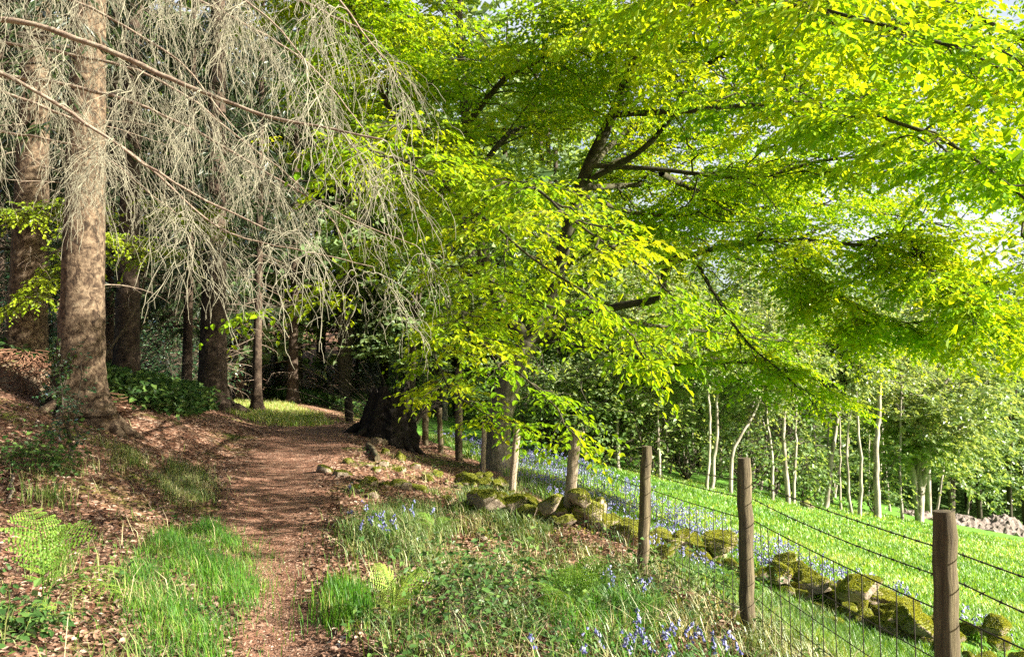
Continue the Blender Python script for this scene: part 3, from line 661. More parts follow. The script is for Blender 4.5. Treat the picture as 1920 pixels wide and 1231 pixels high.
# arching brushwood behind the stump
bw = thing('brushwood', 'bare brown stems fanning up behind the black stump', 'shrub', P(sc[0] - .1, sc[1] + 3.0))
b0 = np.array(bw['_o']); nn_ = 34; a = np.linspace(-1.35, .6, nn_) + .1 * rng.standard_normal(nn_)
D = np.stack([np.sin(a), .35 * rng.standard_normal(nn_), np.cos(a)], -1); s = np.linspace(0, 1, 10)[None, :, None]
A = b0 + np.array([.1, 0, -.05]) + D[:, None] * s * (2.0 + 1.6 * rng.random(nn_))[:, None, None] - ZUP * .7 * s ** 2 + np.cumsum(rng.standard_normal((nn_, 10, 3)), 1) * .02
g = G(); tubes(g, A, np.linspace(.018, .006, 10)[None] * np.ones((nn_, 1)), 5)
B, _, _ = grow(A, 6, .3, 1, lambda t_: .6, .7, 5, .2, 0, .2, .1); tubes(g, B, np.full(B.shape[:2], .004), 3)
g.build('stems', M['dark_bark'], bw, smooth=True)['kind'] = 'stuff'
def fallen(label, p0, p1, r0, r1, lift=.0, mat='log', stubs=3, group=None):
    p0 = np.asarray(p0); p1 = np.asarray(p1)
    q = np.linspace(0, 1, 16)[:, None]; A = p0 + (p1 - p0) * q
    A[:, 2] = np.maximum(H(A[:, 0], A[:, 1]) + np.linspace(r0, r1, 16) * .7, 0 * A[:, 2] + (p0[2] + (p1[2] - p0[2]) * q[:, 0]) + np.linspace(r0, r1, 16) * .7) + lift * np.sin(q[:, 0] * 3.14)
    A += np.cumsum(rng.standard_normal((16, 3)), 0) * .008
    t = thing('fallen_log' if r0 > .05 else 'fallen_branch', label, 'log' if r0 > .05 else 'branch', A[0], group)
    g = G(); tubes(g, A, np.linspace(r0, r1, 16)[None] * (1 + .05 * rng.standard_normal((1, 16))), 10, cap=True); tubes(g, A[::-1][-2:], np.array([[r0, r0 * .98]]), 10, cap=True)
    g.build('stem', M[mat], t, smooth=True)
    if stubs:
        B, _, _ = grow(A[None], stubs, .2, 1, lambda t_: .12 + r0 * 7, .8, 6, .1, .1, .3, .1)
        g = G(); tubes(g, B, np.linspace(r1 * .7, .003, 6)[None] * np.ones((len(B), 1)), 5); g.build('side_branch', M[mat], t, smooth=True)
fallen('pale split log lying in front of the black stump', hit(700, 832), hit(785, 838), .09, .07, mat='log')
fallen('short pale log end tilted at the foot of the stump', hit(690, 838), hit(712, 868), .06, .05, mat='post_old', stubs=0)
fallen('thin fallen branch along the mossy stones by the path', hit(690, 845), hit(780, 885), .025, .015)
fallen('dead branch on the bank left of the path', hit(215, 775), hit(330, 800), .03, .015, mat='limb_dead')
fallen('long root like branch below the black shaded trunk', hit(440, 765), hit(560, 790), .05, .02, mat='dark_bark')
fallen('short curved dead stick standing on the left bank', hit(15, 940), hit(26, 890), .016, .01, .05, mat='limb_dead', stubs=0)
fallen('dark stick leaning at the brush heap', hit(70, 735), hit(150, 715), .03, .012, mat='dark_bark')
fallen('pale bramble cane arching in the lower right corner', hit(1310, 1150), hit(1420, 1200), .005, .004, .18, mat='twig')
fallen('grey twig lying beside the path edge', hit(600, 1010), hit(660, 960), .008, .005, .02, mat='twig')

# brush heap at the foot of the second trunk
bc = hit(40, 728); hp = thing('brush_heap', 'heap of rusty brown spruce brash under the broad trunk', 'brush heap', bc)
nh = 1700; a = rng.random(nh) * 6.28; rr = rng.random(nh) ** .6
px_ = bc[0] + np.cos(a) * rr * 1.5; py_ = bc[1] + np.sin(a) * rr * .9 + .3; hz = .75 * (1 - rr ** 2)
st_ = np.stack([px_, py_, H(px_, py_) + hz * rng.random(nh)], -1)
D = np.stack([np.cos(a) + .6 * rng.standard_normal(nh), np.sin(a) * .6 + .5 * rng.standard_normal(nh), -.45 + .25 * rng.standard_normal(nh)], -1)
A = st_[:, None] + norm(D)[:, None] * np.linspace(0, 1, 5)[None, :, None] * (.25 + .5 * rng.random(nh))[:, None, None] + np.cumsum(rng.standard_normal((nh, 5, 3)), 1) * .012
A[..., 2] = np.maximum(A[..., 2], H(A[..., 0], A[..., 1]) + .004)
g = G(); tubes(g, A, np.linspace(.011, .005, 5)[None] * np.ones((nh, 1)), 4); g.build('brash', M['brash'], hp, smooth=True)['kind'] = 'stuff'
g = G(); uu, vv = np.meshgrid(np.linspace(-1, 1, 20), np.linspace(-1, 1, 16)); Xb = bc[0] + uu * 1.5; Yb = bc[1] + .3 + vv * .95
zz = .5 * np.clip(1 - uu ** 2 - vv ** 2, -.1, 1) + .03 * rng.standard_normal(uu.shape); i = np.arange(15)[:, None] * 20; j = np.arange(19)[None]
g.add(np.stack([Xb, Yb, H(Xb, Yb) + zz - .03], -1), np.stack([i + j, i + j + 1, i + 21 + j, i + 20 + j], -1).reshape(-1, 4)); g.build('mound', M['log'], hp, smooth=True)

# ------------------------------------------------------------------ fence
fz = thing('wire_fence', 'stock fence of round posts, netting and barbed wire beside the meadow', 'fence', P(1.27, 7.7))
POSTS = [((1.98, .6), None, 1.18, .062, 'post_old', 'weathered post'), ]
def post(top, bot, r, mat, label=None):
    top = np.asarray(top, float); bot = np.asarray(bot, float).copy(); bot[2] = float(H(bot[0], bot[1])) - .15
    g = G(); A = bot + (top - bot) * np.linspace(0, 1, 14)[:, None] + rng.standard_normal((14, 3)) * np.array([.004, .004, 0])
    rr = r * np.interp(np.linspace(0, 1, 14), [0, .9, .985, 1], [1.06, 1.0, .97, .86])
    tubes(g, A, rr[None], 16, cap=True, rough=.02)
    o = g.build('post', M[mat], fz, smooth=False)
    for p_ in o.data.polygons: p_.use_smooth = len(p_.vertices) == 4
    if label: o['label'] = label
    return A
PA = []
def fpost(tx, ty, bx, Y, r, mat, label, Yt=None):
    t_ = at(tx, ty, Yt or Y); x = at(bx, 1000, Y)[0]
    PA.append((post(t_, (x, Y, 0), r, mat, label), t_))
b = P(1.97, .9); PA.append((post(b + [0, 0, 1.2], b, .06, 'post_old'), b + np.array([0, 0, 1.2])))
fpost(1768, 957, 1772, 3.4, .047, 'post_old', 'nearest weathered post in shade with moss green side')
fpost(1394, 858, 1402, 5.7, .050, 'post_old', 'dark weathered post, second from the right')
fpost(1213, 836, 1203, 7.7, .052, 'post_old', 'weathered post beside the square dark hole in the stones')
fpost(1081, 806, 1061, 10.6, .072, 'post_new', 'pale leaning post, the thickest of the row', 10.5)
fpost(970, 797, 958, 13.4, .058, 'post_new', 'pale slim post leaning right before the beech')
fpost(908, 792, 905, 17.0, .052, 'post_new', 'pale post in front of the beech trunk')
fpost(860, 690, 860, 20.0, .09, 'post_old', 'tall grey straining post behind the leaves')
fpost(824, 764, 826, 22.0, .07, 'post_old', None)
fpost(797, 750, 797, 23.5, .09, 'post_old', 'dark post beside the black stump')
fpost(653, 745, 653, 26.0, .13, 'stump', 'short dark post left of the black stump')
def wire_pts(h, sag, seg=14):
    out = []
    for k in range(len(PA) - 2):
        A0, A1 = PA[k][0], PA[k + 1][0]
        def pa(A_):
            top = A_[-1]; bz_ = A_[0][2] + .15; f_ = (h) / max(top[2] - bz_, .1); f_ = min(f_, .97)
            return A_[0] + (A_[-1] - A_[0]) * ((f_ * (top[2] - bz_) + .15) / (top[2] - A_[0][2]))
        a_, b_ = pa(A0) + [.062, 0, 0], pa(A1) + [.062, 0, 0]
        q = np.linspace(0, 1, seg, endpoint=False)[:, None]
        out.append(a_ + (b_ - a_) * q - ZUP * sag * np.linalg.norm(b_ - a_) * 4 * q * (1 - q) * (.5 + .8 * rng.random()))
    return np.concatenate(out)
for h, sg in ((1.07, .010), (.95, .014)):
    W = wire_pts(h, sg); g = G()
    fine = spline(W, len(W) * 4); tubes(g, fine, np.full((1, len(fine)), .0036), 5)
    ln = np.r_[0, np.cumsum(np.linalg.norm(np.diff(fine, axis=0), axis=1))]; sp = np.arange(.05, ln[-1], .11)
    c = np.stack([np.interp(sp, ln, fine[:, k]) for k in range(3)], -1); D = norm(rng.standard_normal(c.shape))
    tubes(g, np.stack([c - D * .013, c, c + D * .013], 1), np.full((len(c), 3), .0026), 4)
    tubes(g, np.stack([c[:, :] - [0, .008, 0], c, c + [0, .008, 0]], 1), np.full((len(c), 3), .005), 4)
    g.build('barbed_wire', M['wire'], fz, smooth=True)
g = G(); hs = [.03, .14, .26, .40, .58, .80]; WW = [wire_pts(h, .006) for h in hs]
WW = [spline(w, 400) for w in WW]
for k, w in enumerate(WW): tubes(g, w, np.full((1, 400), .0040 if k in (0, 5) else .0032), 4)
ln = np.r_[0, np.cumsum(np.linalg.norm(np.diff(WW[5], axis=0), axis=1))]; sp = np.arange(.06, ln[-1], .155); fi = np.interp(sp, ln, np.arange(400))
def ev(w, f_): i_ = np.clip(f_.astype(int), 0, 398); return w[i_] + (w[i_ + 1] - w[i_]) * (f_ - i_)[:, None]
VV = np.stack([ev(w, fi) for w in WW], 1) + rng.standard_normal((len(fi), 6, 3)) * .004
tubes(g, VV, np.full(VV.shape[:2], .0030), 4); g.build('netting', M['wire'], fz, smooth=True)

# ------------------------------------------------------------------ tumbled stone wall
def ico(sub):
    import bmesh
    bm = bmesh.new(); bmesh.ops.create_icosphere(bm, subdivisions=sub, radius=1.0)
    v = np.array([x.co[:] for x in bm.verts]); f = np.array([[y.index for y in x.verts] for x in bm.faces]); bm.free(); return v, f
IV, IF = ico(4)
def stone_mesh(k):
    v = IV.copy()
    for _ in range(22):                      # chop flat faces, as on broken rock
        nrm = norm(rng.standard_normal(3)); d = .44 + .32 * rng.random()
        h = v @ nrm; v = v - np.maximum(0, h - d)[:, None] * nrm[None] * .95
    for sc_, am in ((1.7, .05), (4., .04), (9., .03)):
        ph = rng.random((3, 3)) * 6
        nz = sum(np.sin(v[:, a] * sc_ * 1.3 + ph[a, 0] + np.sin(v[:, (a + 1) % 3] * sc_ + ph[a, 1])) for a in range(3))
        v = v * (1 + am * nz / 1.6)[:, None]
    v = v * np.array([1., .8, .62])
    g = G(); g.add(v, IF); o = g.build('rock', M['stone'], smooth=True)
    tri = v[IF]; nr = norm(np.cross(tri[:, 1] - tri[:, 0], tri[:, 2] - tri[:, 0])); c = tri.mean(1)
    nz = np.sin(c[:, 0] * 3 + k) + np.sin(c[:, 1] * 4 + k * 2) + np.sin(c[:, 2] * 3)
    p = np.clip(nr[:, 2] + .25 + .22 * nz, 0, None); p /= p.sum(); m_ = 4200
    ix = rng.choice(len(IF), m_, p=p); w = rng.random((m_, 3)); w /= w.sum(1, keepdims=True); pos = (tri[ix] * w[..., None]).sum(1)
    g = G(); d = norm(nr[ix] * 1.2 + .75 * rng.standard_normal((m_, 3)))
    leaves(g, pos - d * .01, d, norm(rng.standard_normal((m_, 3))), .055 + .035 * rng.random(m_), .03, np.clip(.5 + .25 * nz[ix] * .4 + .3 * rng.standard_normal(m_), 0, 1), simple=True)
    f = g.build('moss', M['mossfuzz'], smooth=False)
    res = (o.data, f.data); bpy.data.objects.remove(o); bpy.data.objects.remove(f); return res
SM = [stone_mesh(k) for k in range(7)]
nst = 0
def stone(x, y, size, label, group=None, lift=0., mesh=None, mossy=True, sq=None, rz=None):
    global nst
    k = nst % 7 if mesh is None else mesh; nst += 1
    loc = P(x, y, size * (.18 + lift)); t = thing('stone', label, 'stone', loc, group)
    t.rotation_euler = (.35 * rng.standard_normal(), .3 * rng.standard_normal(), rng.random() * 6.28 if rz is None else rz)
    t.scale = np.array([1, 1, 1]) * size * (np.array([.85, .85, .8]) + .35 * rng.random(3)) if sq is None else np.array(sq) * size
    for nm, me in zip(('rock', 'moss'), SM[k]):
        if nm == 'moss' and not mossy: continue
        c = bpy.data.objects.new(nm, me); COL.objects.link(c); c.parent = t
    return t
SG = 'moss covered stones of the tumbled wall along the fence'
SL = 'moss covered stone lying in the tumbled wall along the fence'
line = np.array([hit(*p)[:2] for p in [(910, 905), (935, 945), (1000, 985), (1090, 990), (1165, 1005), (1250, 1035), (1330, 1062), (1440, 1105), (1540, 1140), (1620, 1165), (1700, 1190), (1800, 1215), (1905, 1235)]])
line = np.concatenate([line, [[3.6, 3.6], [3.7, 2.2]]])
Lc = spline(line, 300)
for k in range(296):
    q = rng.random() if rng.random() < .6 else rng.uniform(.22, .62); i_ = int(q * 285); tn = norm(Lc[i_ + 1] - Lc[i_]); nr = np.array([-tn[1], tn[0]])
    off = rng.standard_normal() * (.36 + .20 * q); c = Lc[i_] + nr * off
    sz = np.exp(rng.normal(-2.02 + .35 * q, .42)); sz = min(sz, .33)
    stone(c[0], c[1], sz, SL, SG, lift=.18 + .25 * (.2 < q < .65) + max(0, .5 - abs(off)) * rng.random() * 1.1)
# stones with a look of their own
c = hit(1245, 1062); stone(c[0], c[1], .24, 'big mossy slab bridging a dark square hole beside the third post', lift=.5, sq=(1.5, .9, .45), rz=.1)
c = hit(1665, 1140); stone(c[0], c[1], .22, 'largest round mossy boulder between the two nearest posts', lift=.5)
c = hit(1500, 1108); stone(c[0], c[1], .22, 'wide flat mossy boulder right of the second nearest post', lift=.4, sq=(1.5, 1, .7))
c = hit(1840, 1195); stone(c[0], c[1], .18, 'mossy boulder with a dark shaded face right of the nearest post', lift=.3)
c = hit(905, 1020); stone(c[0], c[1], .12, 'lone pointed stone with a black shaded side among leaves', lift=.4)
c = hit(880, 905); stone(c[0], c[1], .22, 'mossy boulder left of the slim leaning post', lift=.2)
c = hit(885, 930); stone(c[0], c[1], .16, 'smaller mossy boulder below the one left of the leaning post', lift=.2)
c = hit(985, 975); stone(c[0], c[1], .25, 'dark undercut slab under the grass beside the leaning posts', lift=.1, sq=(1.6, 1, .5))
MG = 'low mossy stones beside the path in front of the stump'
for px, py in [(650, 870), (680, 872), (705, 880), (730, 878), (752, 890), (690, 905), (712, 915), (735, 910), (760, 915), (780, 925), (665, 925), (640, 890), (745, 860), (725, 855), (800, 900), (820, 890), (600, 880), (700, 925), (770, 875)]:
    c = hit(px + 6 * rng.standard_normal(), py + 3 * rng.standard_normal()); stone(c[0], c[1], .13 + .09 * rng.random(), 'low mossy stone beside the path in front of the stump', MG, lift=-.05)

# ------------------------------------------------------------------ trees along the far edge of the meadow
def slim_tree(name, label, base, tips, r, nleaf_k, leaf, lmat, group=None, crown_from=.35, L1=1.6, bark='pale_bark', k1=26, cat='tree'):
    t = thing(name, label, cat, base, group); g = G(); allp = []
    for tp in tips:
        pts = spline(np.concatenate([[np.asarray(base) - [0, 0, .3]], tp]), 26)
        w = np.cumsum(rng.standard_normal((26, 3)), 0) * .016; w -= w[0]; pts = pts + w
        tubes(g, pts, np.interp(np.linspace(0, 1, 26), [0, .06, 1], [r * 1.5, r, r * .3])[None], 9, rough=.04); allp.append(pts)
    g.build('trunk', M[bark], t, smooth=True)
    A, LA, tA = grow(np.array(allp), k1, crown_from, 1., lambda q: L1 * (1.25 - .7 * q), 1.0, 7, .12, .2, .3, .12, radial=True)
    g = G(); tubes(g, A, np.linspace(.022, .006, 7)[None] * np.ones((len(A), 1)), 4)
    B, _, _ = grow(A, 7, .2, 1, lambda q: L1 * .4, .8, 5, .2, 0, .3, .1); tubes(g, B, np.full(B.shape[:2], .006), 3)
    g.build('branches', M[bark], t, smooth=True)['kind'] = 'stuff'
    if nleaf_k:
        C_, _, _ = grow(B, 2, .2, 1, lambda q: L1 * .25, .8, 4, .2, 0, .3, .1)
        g = G(); leaf_along(g, B, nleaf_k, leaf, .7, tilt=.9, simple=True); leaf_along(g, C_, nleaf_k, leaf, .7, tilt=.9, simple=True)
        g.build('crown', M[lmat], t)
    return t
TLG = 'slim pale trees along the far edge of the meadow'
TL = [((1326, 918), [(1328, 780), (1322, 600)], .10), ((1334, 918), [(1346, 800), (1345, 660)], .13), ((1370, 925), [(1378, 840), (1420, 760), (1440, 680)], .12), ((1447, 938), [(1448, 870), (1440, 780), (1446, 700)], .10),
      ((1478, 944), [(1472, 850), (1472, 760), (1465, 620)], .14), ((1488, 944), [(1490, 840), (1495, 740), (1500, 640)], .10), ((1545, 951), [(1556, 860), (1568, 780), (1560, 640)], .16), ((1577, 956), [(1575, 850), (1570, 700)], .08),
      ((1598, 962), [(1585, 850), (1592, 740), (1600, 640)], .09), ((1612, 965), [(1613, 850), (1608, 740), (1600, 620)], .11), ((1645, 970), [(1643, 860), (1650, 760), (1655, 620)], .20), ((1692, 974), [(1690, 880), (1694, 780), (1695, 640)], .10),
      ((1160, 880), [(1162, 800), (1158, 700)], .12), ((1098, 868), [(1096, 800), (1100, 720)], .10), ((1235, 897), [(1240, 820), (1236, 700)], .09), ((1140, 872), [(1130, 800), (1150, 760)], .07)]
for k in range(11):
    bx_ = (1255, 1290, 1400, 1425, 1460, 1528, 1560, 1628, 1668, 1752, 1205)[k]; by_ = 850 + (bx_ - 980) * .166
    TL.append(((bx_, by_ - 4 - 5 * rng.random()), [(bx_ + 8 * rng.standard_normal(), by_ - 110), (bx_ + 14 * rng.standard_normal(), by_ - 220), (bx_ + 25 * rng.standard_normal(), by_ - 330)], .06 + .05 * rng.random()))
lab = {0: 'left stem of the close pair of pale trees at the meadow edge', 1: 'right stem of the close pair of pale trees at the meadow edge', 2: 'pale tree leaning right behind the second nearest post', 6: 'dark forked trunk at the meadow edge mid right',
       10: 'tallest straight pale trunk at the meadow edge with a bare grey side'}
for k, (b, tp, r) in enumerate(TL):
    bb = hit(*b); Yd = bb[1] + .3
    r *= .64
    slim_tree('alder_tree', lab.get(k, 'slim pale trunked tree in the row at the far meadow edge'), bb, [np.array([at(a_, b_, Yd + .4 * i_) for i_, (a_, b_) in enumerate(tp)])], r, 5, .15, 'alder', None if k in lab else TLG, .70, 1.5)
for k in range(20):                          # more thin stems farther in
    bx_ = 1130 + 780 * ((k * .618) % 1); bb = hit(bx_, 845 + (bx_ - 980) * .166); bb = P(bb[0] + rng.standard_normal(), bb[1] + 2 + 6 * rng.random()); hh_ = 6 + 4 * rng.random(); l_ = .06 * rng.standard_normal(2)
    slim_tree('alder_tree', 'slim pale trunked tree in the row at the far meadow edge', bb, [np.array([bb + np.array([l_[0] * q_ + .1 * rng.standard_normal(), l_[1] * q_, q_]) for q_ in (hh_ * .35, hh_ * .7, hh_)])], .045 + .05 * rng.random(), 4, .16, 'alder', TLG, .62, 1.4, k1=18)
bb = hit(1724, 978); Y_ = bb[1]
slim_tree('alder_tree', 'multi stemmed pale tree with a broad rounded light crown near the soil heap', bb, [I((1715, 900, Y_), (1698, 800, Y_), (1690, 690, Y_)), I((1722, 900, Y_), (1735, 800, Y_), (1780, 700, Y_ + 1)), I((1730, 900, Y_), (1760, 830, Y_ - 1), (1830, 770, Y_ - 2)), I((1728, 890, Y_), (1750, 780, Y_ + 1), (1850, 720, Y_ + 1))], .15, 8, .2, 'alder', None, .3, 2.2, k1=22)
for k, (b, h, w, lm) in enumerate([((1210, 893), 4.2, 3.4, 'alder'), ((1120, 872), 3.8, 3.2, 'alder'), ((1285, 905), 3.6, 2.8, 'alder'), ((1410, 930), 3.6, 2.6, 'alder'), ((1030, 858), 3.6, 3., 'hill'), ((1520, 948), 2.6, 2.2, 'hill'), ((1660, 970), 3.0, 2.0, 'hill'), ((1000, 850), 4.5, 3.0, 'alder')]):
    bb = hit(*b); bb = P(bb[0] + .5, bb[1] + 2.0)
    leafy_bush('hazel_bush', 'leafy green bush under the row of trees at the meadow edge', 'shrub', bb, h * .8, w, 2000, .17, 'hill' if k % 2 else lm, 9, group='leafy bushes at the far meadow edge')
bb = hit(1500, 945); bb = P(bb[0], bb[1] + 3)
slim_tree('bare_tree', 'bare pinkish brown twiggy tree among the green ones', bb, [np.array([[bb[0] + dx * h / 4, bb[1], bb[2] + h] for h in (1.5, 3, 4.5)]) for dx in (-1, -.3, .4, 1)], .07, 0, .1, 'alder', None, .15, 1.8, bark='soil', k1=26)

# pale soil heap
sh = hit(1815, 985); hp = thing('soil_heap', 'heap of pale pinkish soil at the right end of the meadow', 'soil heap', sh)
g = G(); uu, vv = np.meshgrid(np.linspace(-1, 1, 50), np.linspace(-1, 1, 24)); Xb = sh[0] + 1.8 + uu * 5; Yb = sh[1] + .8 + uu * 1.2 + vv * 1.3
zz = .75 * (.65 + .35 * np.sin(uu * 5 + 1) + .2 * np.sin(uu * 11)) * np.clip(1 - vv ** 2, 0, 1) * np.clip(1 - uu ** 4, 0, 1) + .09 * rng.standard_normal(uu.shape)
i = np.arange(23)[:, None] * 50; j = np.arange(49)[None]
g.add(np.stack([Xb, Yb, H(Xb, Yb) - .05 + zz], -1), np.stack([i + j, i + j + 1, i + 51 + j, i + 50 + j], -1).reshape(-1, 4)); g.build('mound', M['soil'], hp)
c = hit(1512, 952); stone(c[0], c[1], .3, 'grey stone lying at the far edge of the meadow', mossy=False, lift=.3)

# ------------------------------------------------------------------ wood on the far side
def hill_tree(k, lm):
    t = thing('woodland_tree', 'x', 'tree', (0, 0, 0)); h = 10 + 2 * k % 3
    n = 3; tips = [spline([[0, 0, -.4], [.2 * a, .1 * a, h * .4], [.6 * a, .4 * (a - 1), h]], 20) for a in (-1, 0, 1)]
    g = G(); tubes(g, np.array(tips), np.linspace(.16, .03, 20)[None] * np.ones((3, 1)), 7); g.build('trunk', M['dark_bark'] if lm == 'hill' else M['pale_bark'], t, smooth=True)
    A, _, _ = grow(np.array(tips), 16, .18, 1, lambda q: 3.2 * (1.2 - .75 * q), 1., 7, .1, .15, .3, .1, radial=True)
    B, _, _ = grow(A, 8, .15, 1, lambda q: 1.2, .9, 5, .15, 0, .3, .1)
    g = G(); leaf_along(g, B, 9, .28, .72, tilt=.9, simple=True, rs=.5); g.build('crown', M[lm], t)
    return t
HT = [hill_tree(0, 'hill'), hill_tree(1, 'alder'), hill_tree(2, 'hill'), hill_tree(3, 'hill'), hill_tree(4, 'alder')]
HLG = 'leafy trees of the wood beyond the meadow'
first = set(); cnt = 0
while cnt < 135:
    y = 36 + 62 * rng.random() ** 1.3; x = -8 + (y * .8 + 10) * rng.random()
    if cnt < 8: x, y = 23 + 2.2 * cnt, 44.5 + 1.2 * cnt + rng.random()
    elif y < 33 + .45 * max(x, 0) + 2.0 or (x > .72 * y + 4): continue
    k = int(rng.choice([0, 1, 2, 3, 4], p=[.31, .08, .31, .24, .06]))
    src = HT[k]
    c = src if k not in first else copy_tree(src); first.add(k)
    s_ = .75 + .45 * rng.random(); c.location = P(x, y); c.scale = (s_, s_, s_ * (.85 + .3 * rng.random())); c.rotation_euler = (0, 0, rng.random() * 6.28)
    tag(c, 'leafy woodland tree in the mass beyond the meadow', 'tree', HLG); cnt += 1
for k in range(34):                          # tall dark broadleaves closing the wood behind the path
    c = copy_tree(HT[(0, 2, 3)[k % 3]]); x, y = -48 + 53 * ((k * .618) % 1), 40 + 24 * rng.random(); s_ = 1.5 + .5 * rng.random()
    c.location = P(x, y); c.scale = (s_, s_, s_ * 1.1); c.rotation_euler = (0, 0, rng.random() * 6.28)
    tag(c, 'tall dark leafy tree far back where the path leaves the wood', 'tree', 'tall leafy trees behind the path')

# ------------------------------------------------------------------ ground cover
def blades(g, x, y, h, w, lean=.35, rnd=None, dz=0.):
    K = len(x); p0 = P(x, y, -.01 + dz); a = rng.random(K) * 6.28; d = np.stack([np.cos(a), np.sin(a), 0 * a], -1); s = np.stack([-np.sin(a), np.cos(a), 0 * a], -1)
    h = np.broadcast_to(h, (K,))[:, None] * (.55 + .75 * rng.random((K, 1))); w = np.broadcast_to(w, (K,))[:, None]; ln = lean * (.3 + 1.2 * rng.random((K, 1)))
    b1 = p0 + ZUP * h * .55 + d * h * ln * .3; b2 = p0 + ZUP * h * (1 - .25 * ln) + d * h * ln
    V = np.stack([p0 - s * w * .5, p0 + s * w * .5, b1 + s * w * .42, b1 - s * w * .42, b2], 1)
    b = np.arange(K)[:, None] * 5; r = np.repeat(rng.random(K) if rnd is None else rnd, 5)
    n0 = g.n; g.add(V, b + np.array([[0, 1, 2, 3]]), r); g.t.append(b + np.array([[3, 2, 4]]) + n0)

def scatter(n, y0, y1, side=.80):
    y = np.exp(rng.uniform(math.log(y0), math.log(y1), n)); x = rng.uniform(-side, side, n) * y; return x, y

def wall_d(x, y):
    d = np.full(len(x), 9.)
    for c in Lc[::5]: d = np.minimum(d, np.hypot(x - c[0], y - c[1]))
    return d
# carpet of moss between the stones
x, y = scatter(90000, 2.8, 20); wd = wall_d(x, y); ok = (wd < .7) & (rng.random(len(x)) < np.clip(.55 + .8 * wob(x, y, .35, 2.2) - wd * .5, 0, 1)); x, y = x[ok], y[ok]; K = len(x)
g = G(); a = rng.random(K) * 6.28; d = norm(np.stack([np.cos(a), np.sin(a), .7 + .5 * rng.random(K)], -1)); sz = .018 + .018 * rng.random(K) + .0012 * y
leaves(g, P(x, y, .01 + .02 * rng.random(K)), d, norm(rng.standard_normal((K, 3)) + ZUP * .5), sz, sz * .45, np.clip(.45 + .3 * rng.standard_normal(K), 0, 1), simple=True)
tag(g.build('moss_carpet', M['mossfuzz']), 'yellow green moss spread between the tumbled stones', 'moss', kind='stuff')
# fallen leaves
x, y = scatter(280000, 2.6, 34); xp, wp, xf = xpath(y), wpath(y), xfence(y)
dpath = np.abs(x - xp) / wp
ok = (x < xf + .5) & (rng.random(len(x)) < np.clip((dpath - .6) * 1.3, .015, 1) * np.clip(.75 + .5 * wob(x, y, .6, 3.), .25, 1)); x, y = x[ok], y[ok]; K = len(x)
g = G(); a = rng.random(K) * 6.28; d = np.stack([np.cos(a), np.sin(a), .25 * rng.standard_normal(K)], -1)
sz = .030 + .026 * rng.random(K) + .0012 * y
leaves(g, P(x, y, .006 + .018 * rng.random(K)), d, norm(ZUP + .38 * rng.standard_normal((K, 3))), sz, sz * .55, np.clip(.42 + .26 * rng.standard_normal(K), 0, 1), fold=.12, curl=.12)
tag(g.build('leaf_litter', M['litter']), 'layer of curled brown fallen leaves on the forest floor', 'fallen leaves', kind='stuff')
# needles and chips on the path
x, y = scatter(38000, 2.6, 22); x = xpath(y) + (rng.random(len(x)) * 2 - 1) * 1.15 * wpath(y); K = len(x)
g = G(); a = rng.random(K) * 6.28; d = np.stack([np.cos(a), np.sin(a), .15 * rng.standard_normal(K)], -1); sz = .008 + .013 * rng.random(K) + .001 * y
leaves(g, P(x, y, .012), d, norm(ZUP + .4 * rng.standard_normal((K, 3))), sz, sz * .35, np.clip(.5 + .26 * rng.standard_normal(K), 0, 1), simple=True)
tag(g.build('needle_litter', M['litter']), 'fine needles and leaf scraps trodden into the path', 'needles', kind='stuff')

def inpoly(px, py, poly):
    c = np.zeros(len(px), bool); n = len(poly)
    for k in range(n):
        x1, y1 = poly[k]; x2, y2 = poly[(k + 1) % n]
        m_ = ((y1 > py) != (y2 > py)) & (px < (x2 - x1) * (py - y1) / (y2 - y1 + 1e-9) + x1); c ^= m_
    return c
def patch(poly_px, n, h, w, mat, name, label, lean=.35, warm=0., edge=True):
    pg = np.array([hit(*p)[:2] for p in poly_px]); lo, hi = pg.min(0), pg.max(0)
    x = rng.uniform(lo[0], hi[0], n * 3); y = rng.uniform(lo[1], hi[1], n * 3)
    x2 = x + .06 * wob(x, y, .25, 1.) ; ok = inpoly(x2, y + .08 * wob(x, y, .3, 4.), pg); x, y = x[ok][:n], y[ok][:n]; jt = np.abs(rng.standard_normal(len(x))) ** 1.7 * .10; ja = rng.random(len(x)) * 6.28; x = x + jt * np.cos(ja); y = y + jt * np.sin(ja) * 1.4
    dn = .5 + .5 * wob(x, y, .35, 3.); hh = h * (.45 + .85 * np.clip(dn, 0, 1)); kp = rng.random(len(x)) < np.clip(.25 + 1.3 * dn, 0, 1); x, y, hh = x[kp], y[kp], hh[kp]
    g = G(); blades(g, x, y, hh, w, lean, np.clip(.45 + .35 * wob(x, y, .3, 2.) + .25 * rng.standard_normal(len(x)) + warm, 0, 1))
    return tag(g.build(name, M[mat]), label, 'grass', kind='stuff')
patch([(250, 1060), (300, 1000), (400, 985), (455, 1035), (492, 1095), (480, 1150), (440, 1180), (400, 1290), (250, 1290), (265, 1170), (215, 1110)], 11000, .15, .0042, 'grass', 'grass_tuft', 'lush bright green grass patch left of the path', .6)
patch([(600, 1150), (620, 1100), (650, 1085), (690, 1110), (700, 1150), (680, 1190), (630, 1190)], 1700, .17, .005, 'grass', 'grass_tuft', 'bright grass tuft at the right edge of the path', .25)
patch([(300, 905), (330, 870), (390, 880), (405, 915), (390, 950), (310, 950)], 3000, .15, .006, 'rough', 'grass_tuft', 'pale grass tuft on the left verge of the path', .6)
patch([(200, 850), (260, 840), (270, 880), (215, 890)], 1200, .12, .007, 'rough', 'grass_tuft', 'small faded grass tuft on the left bank')
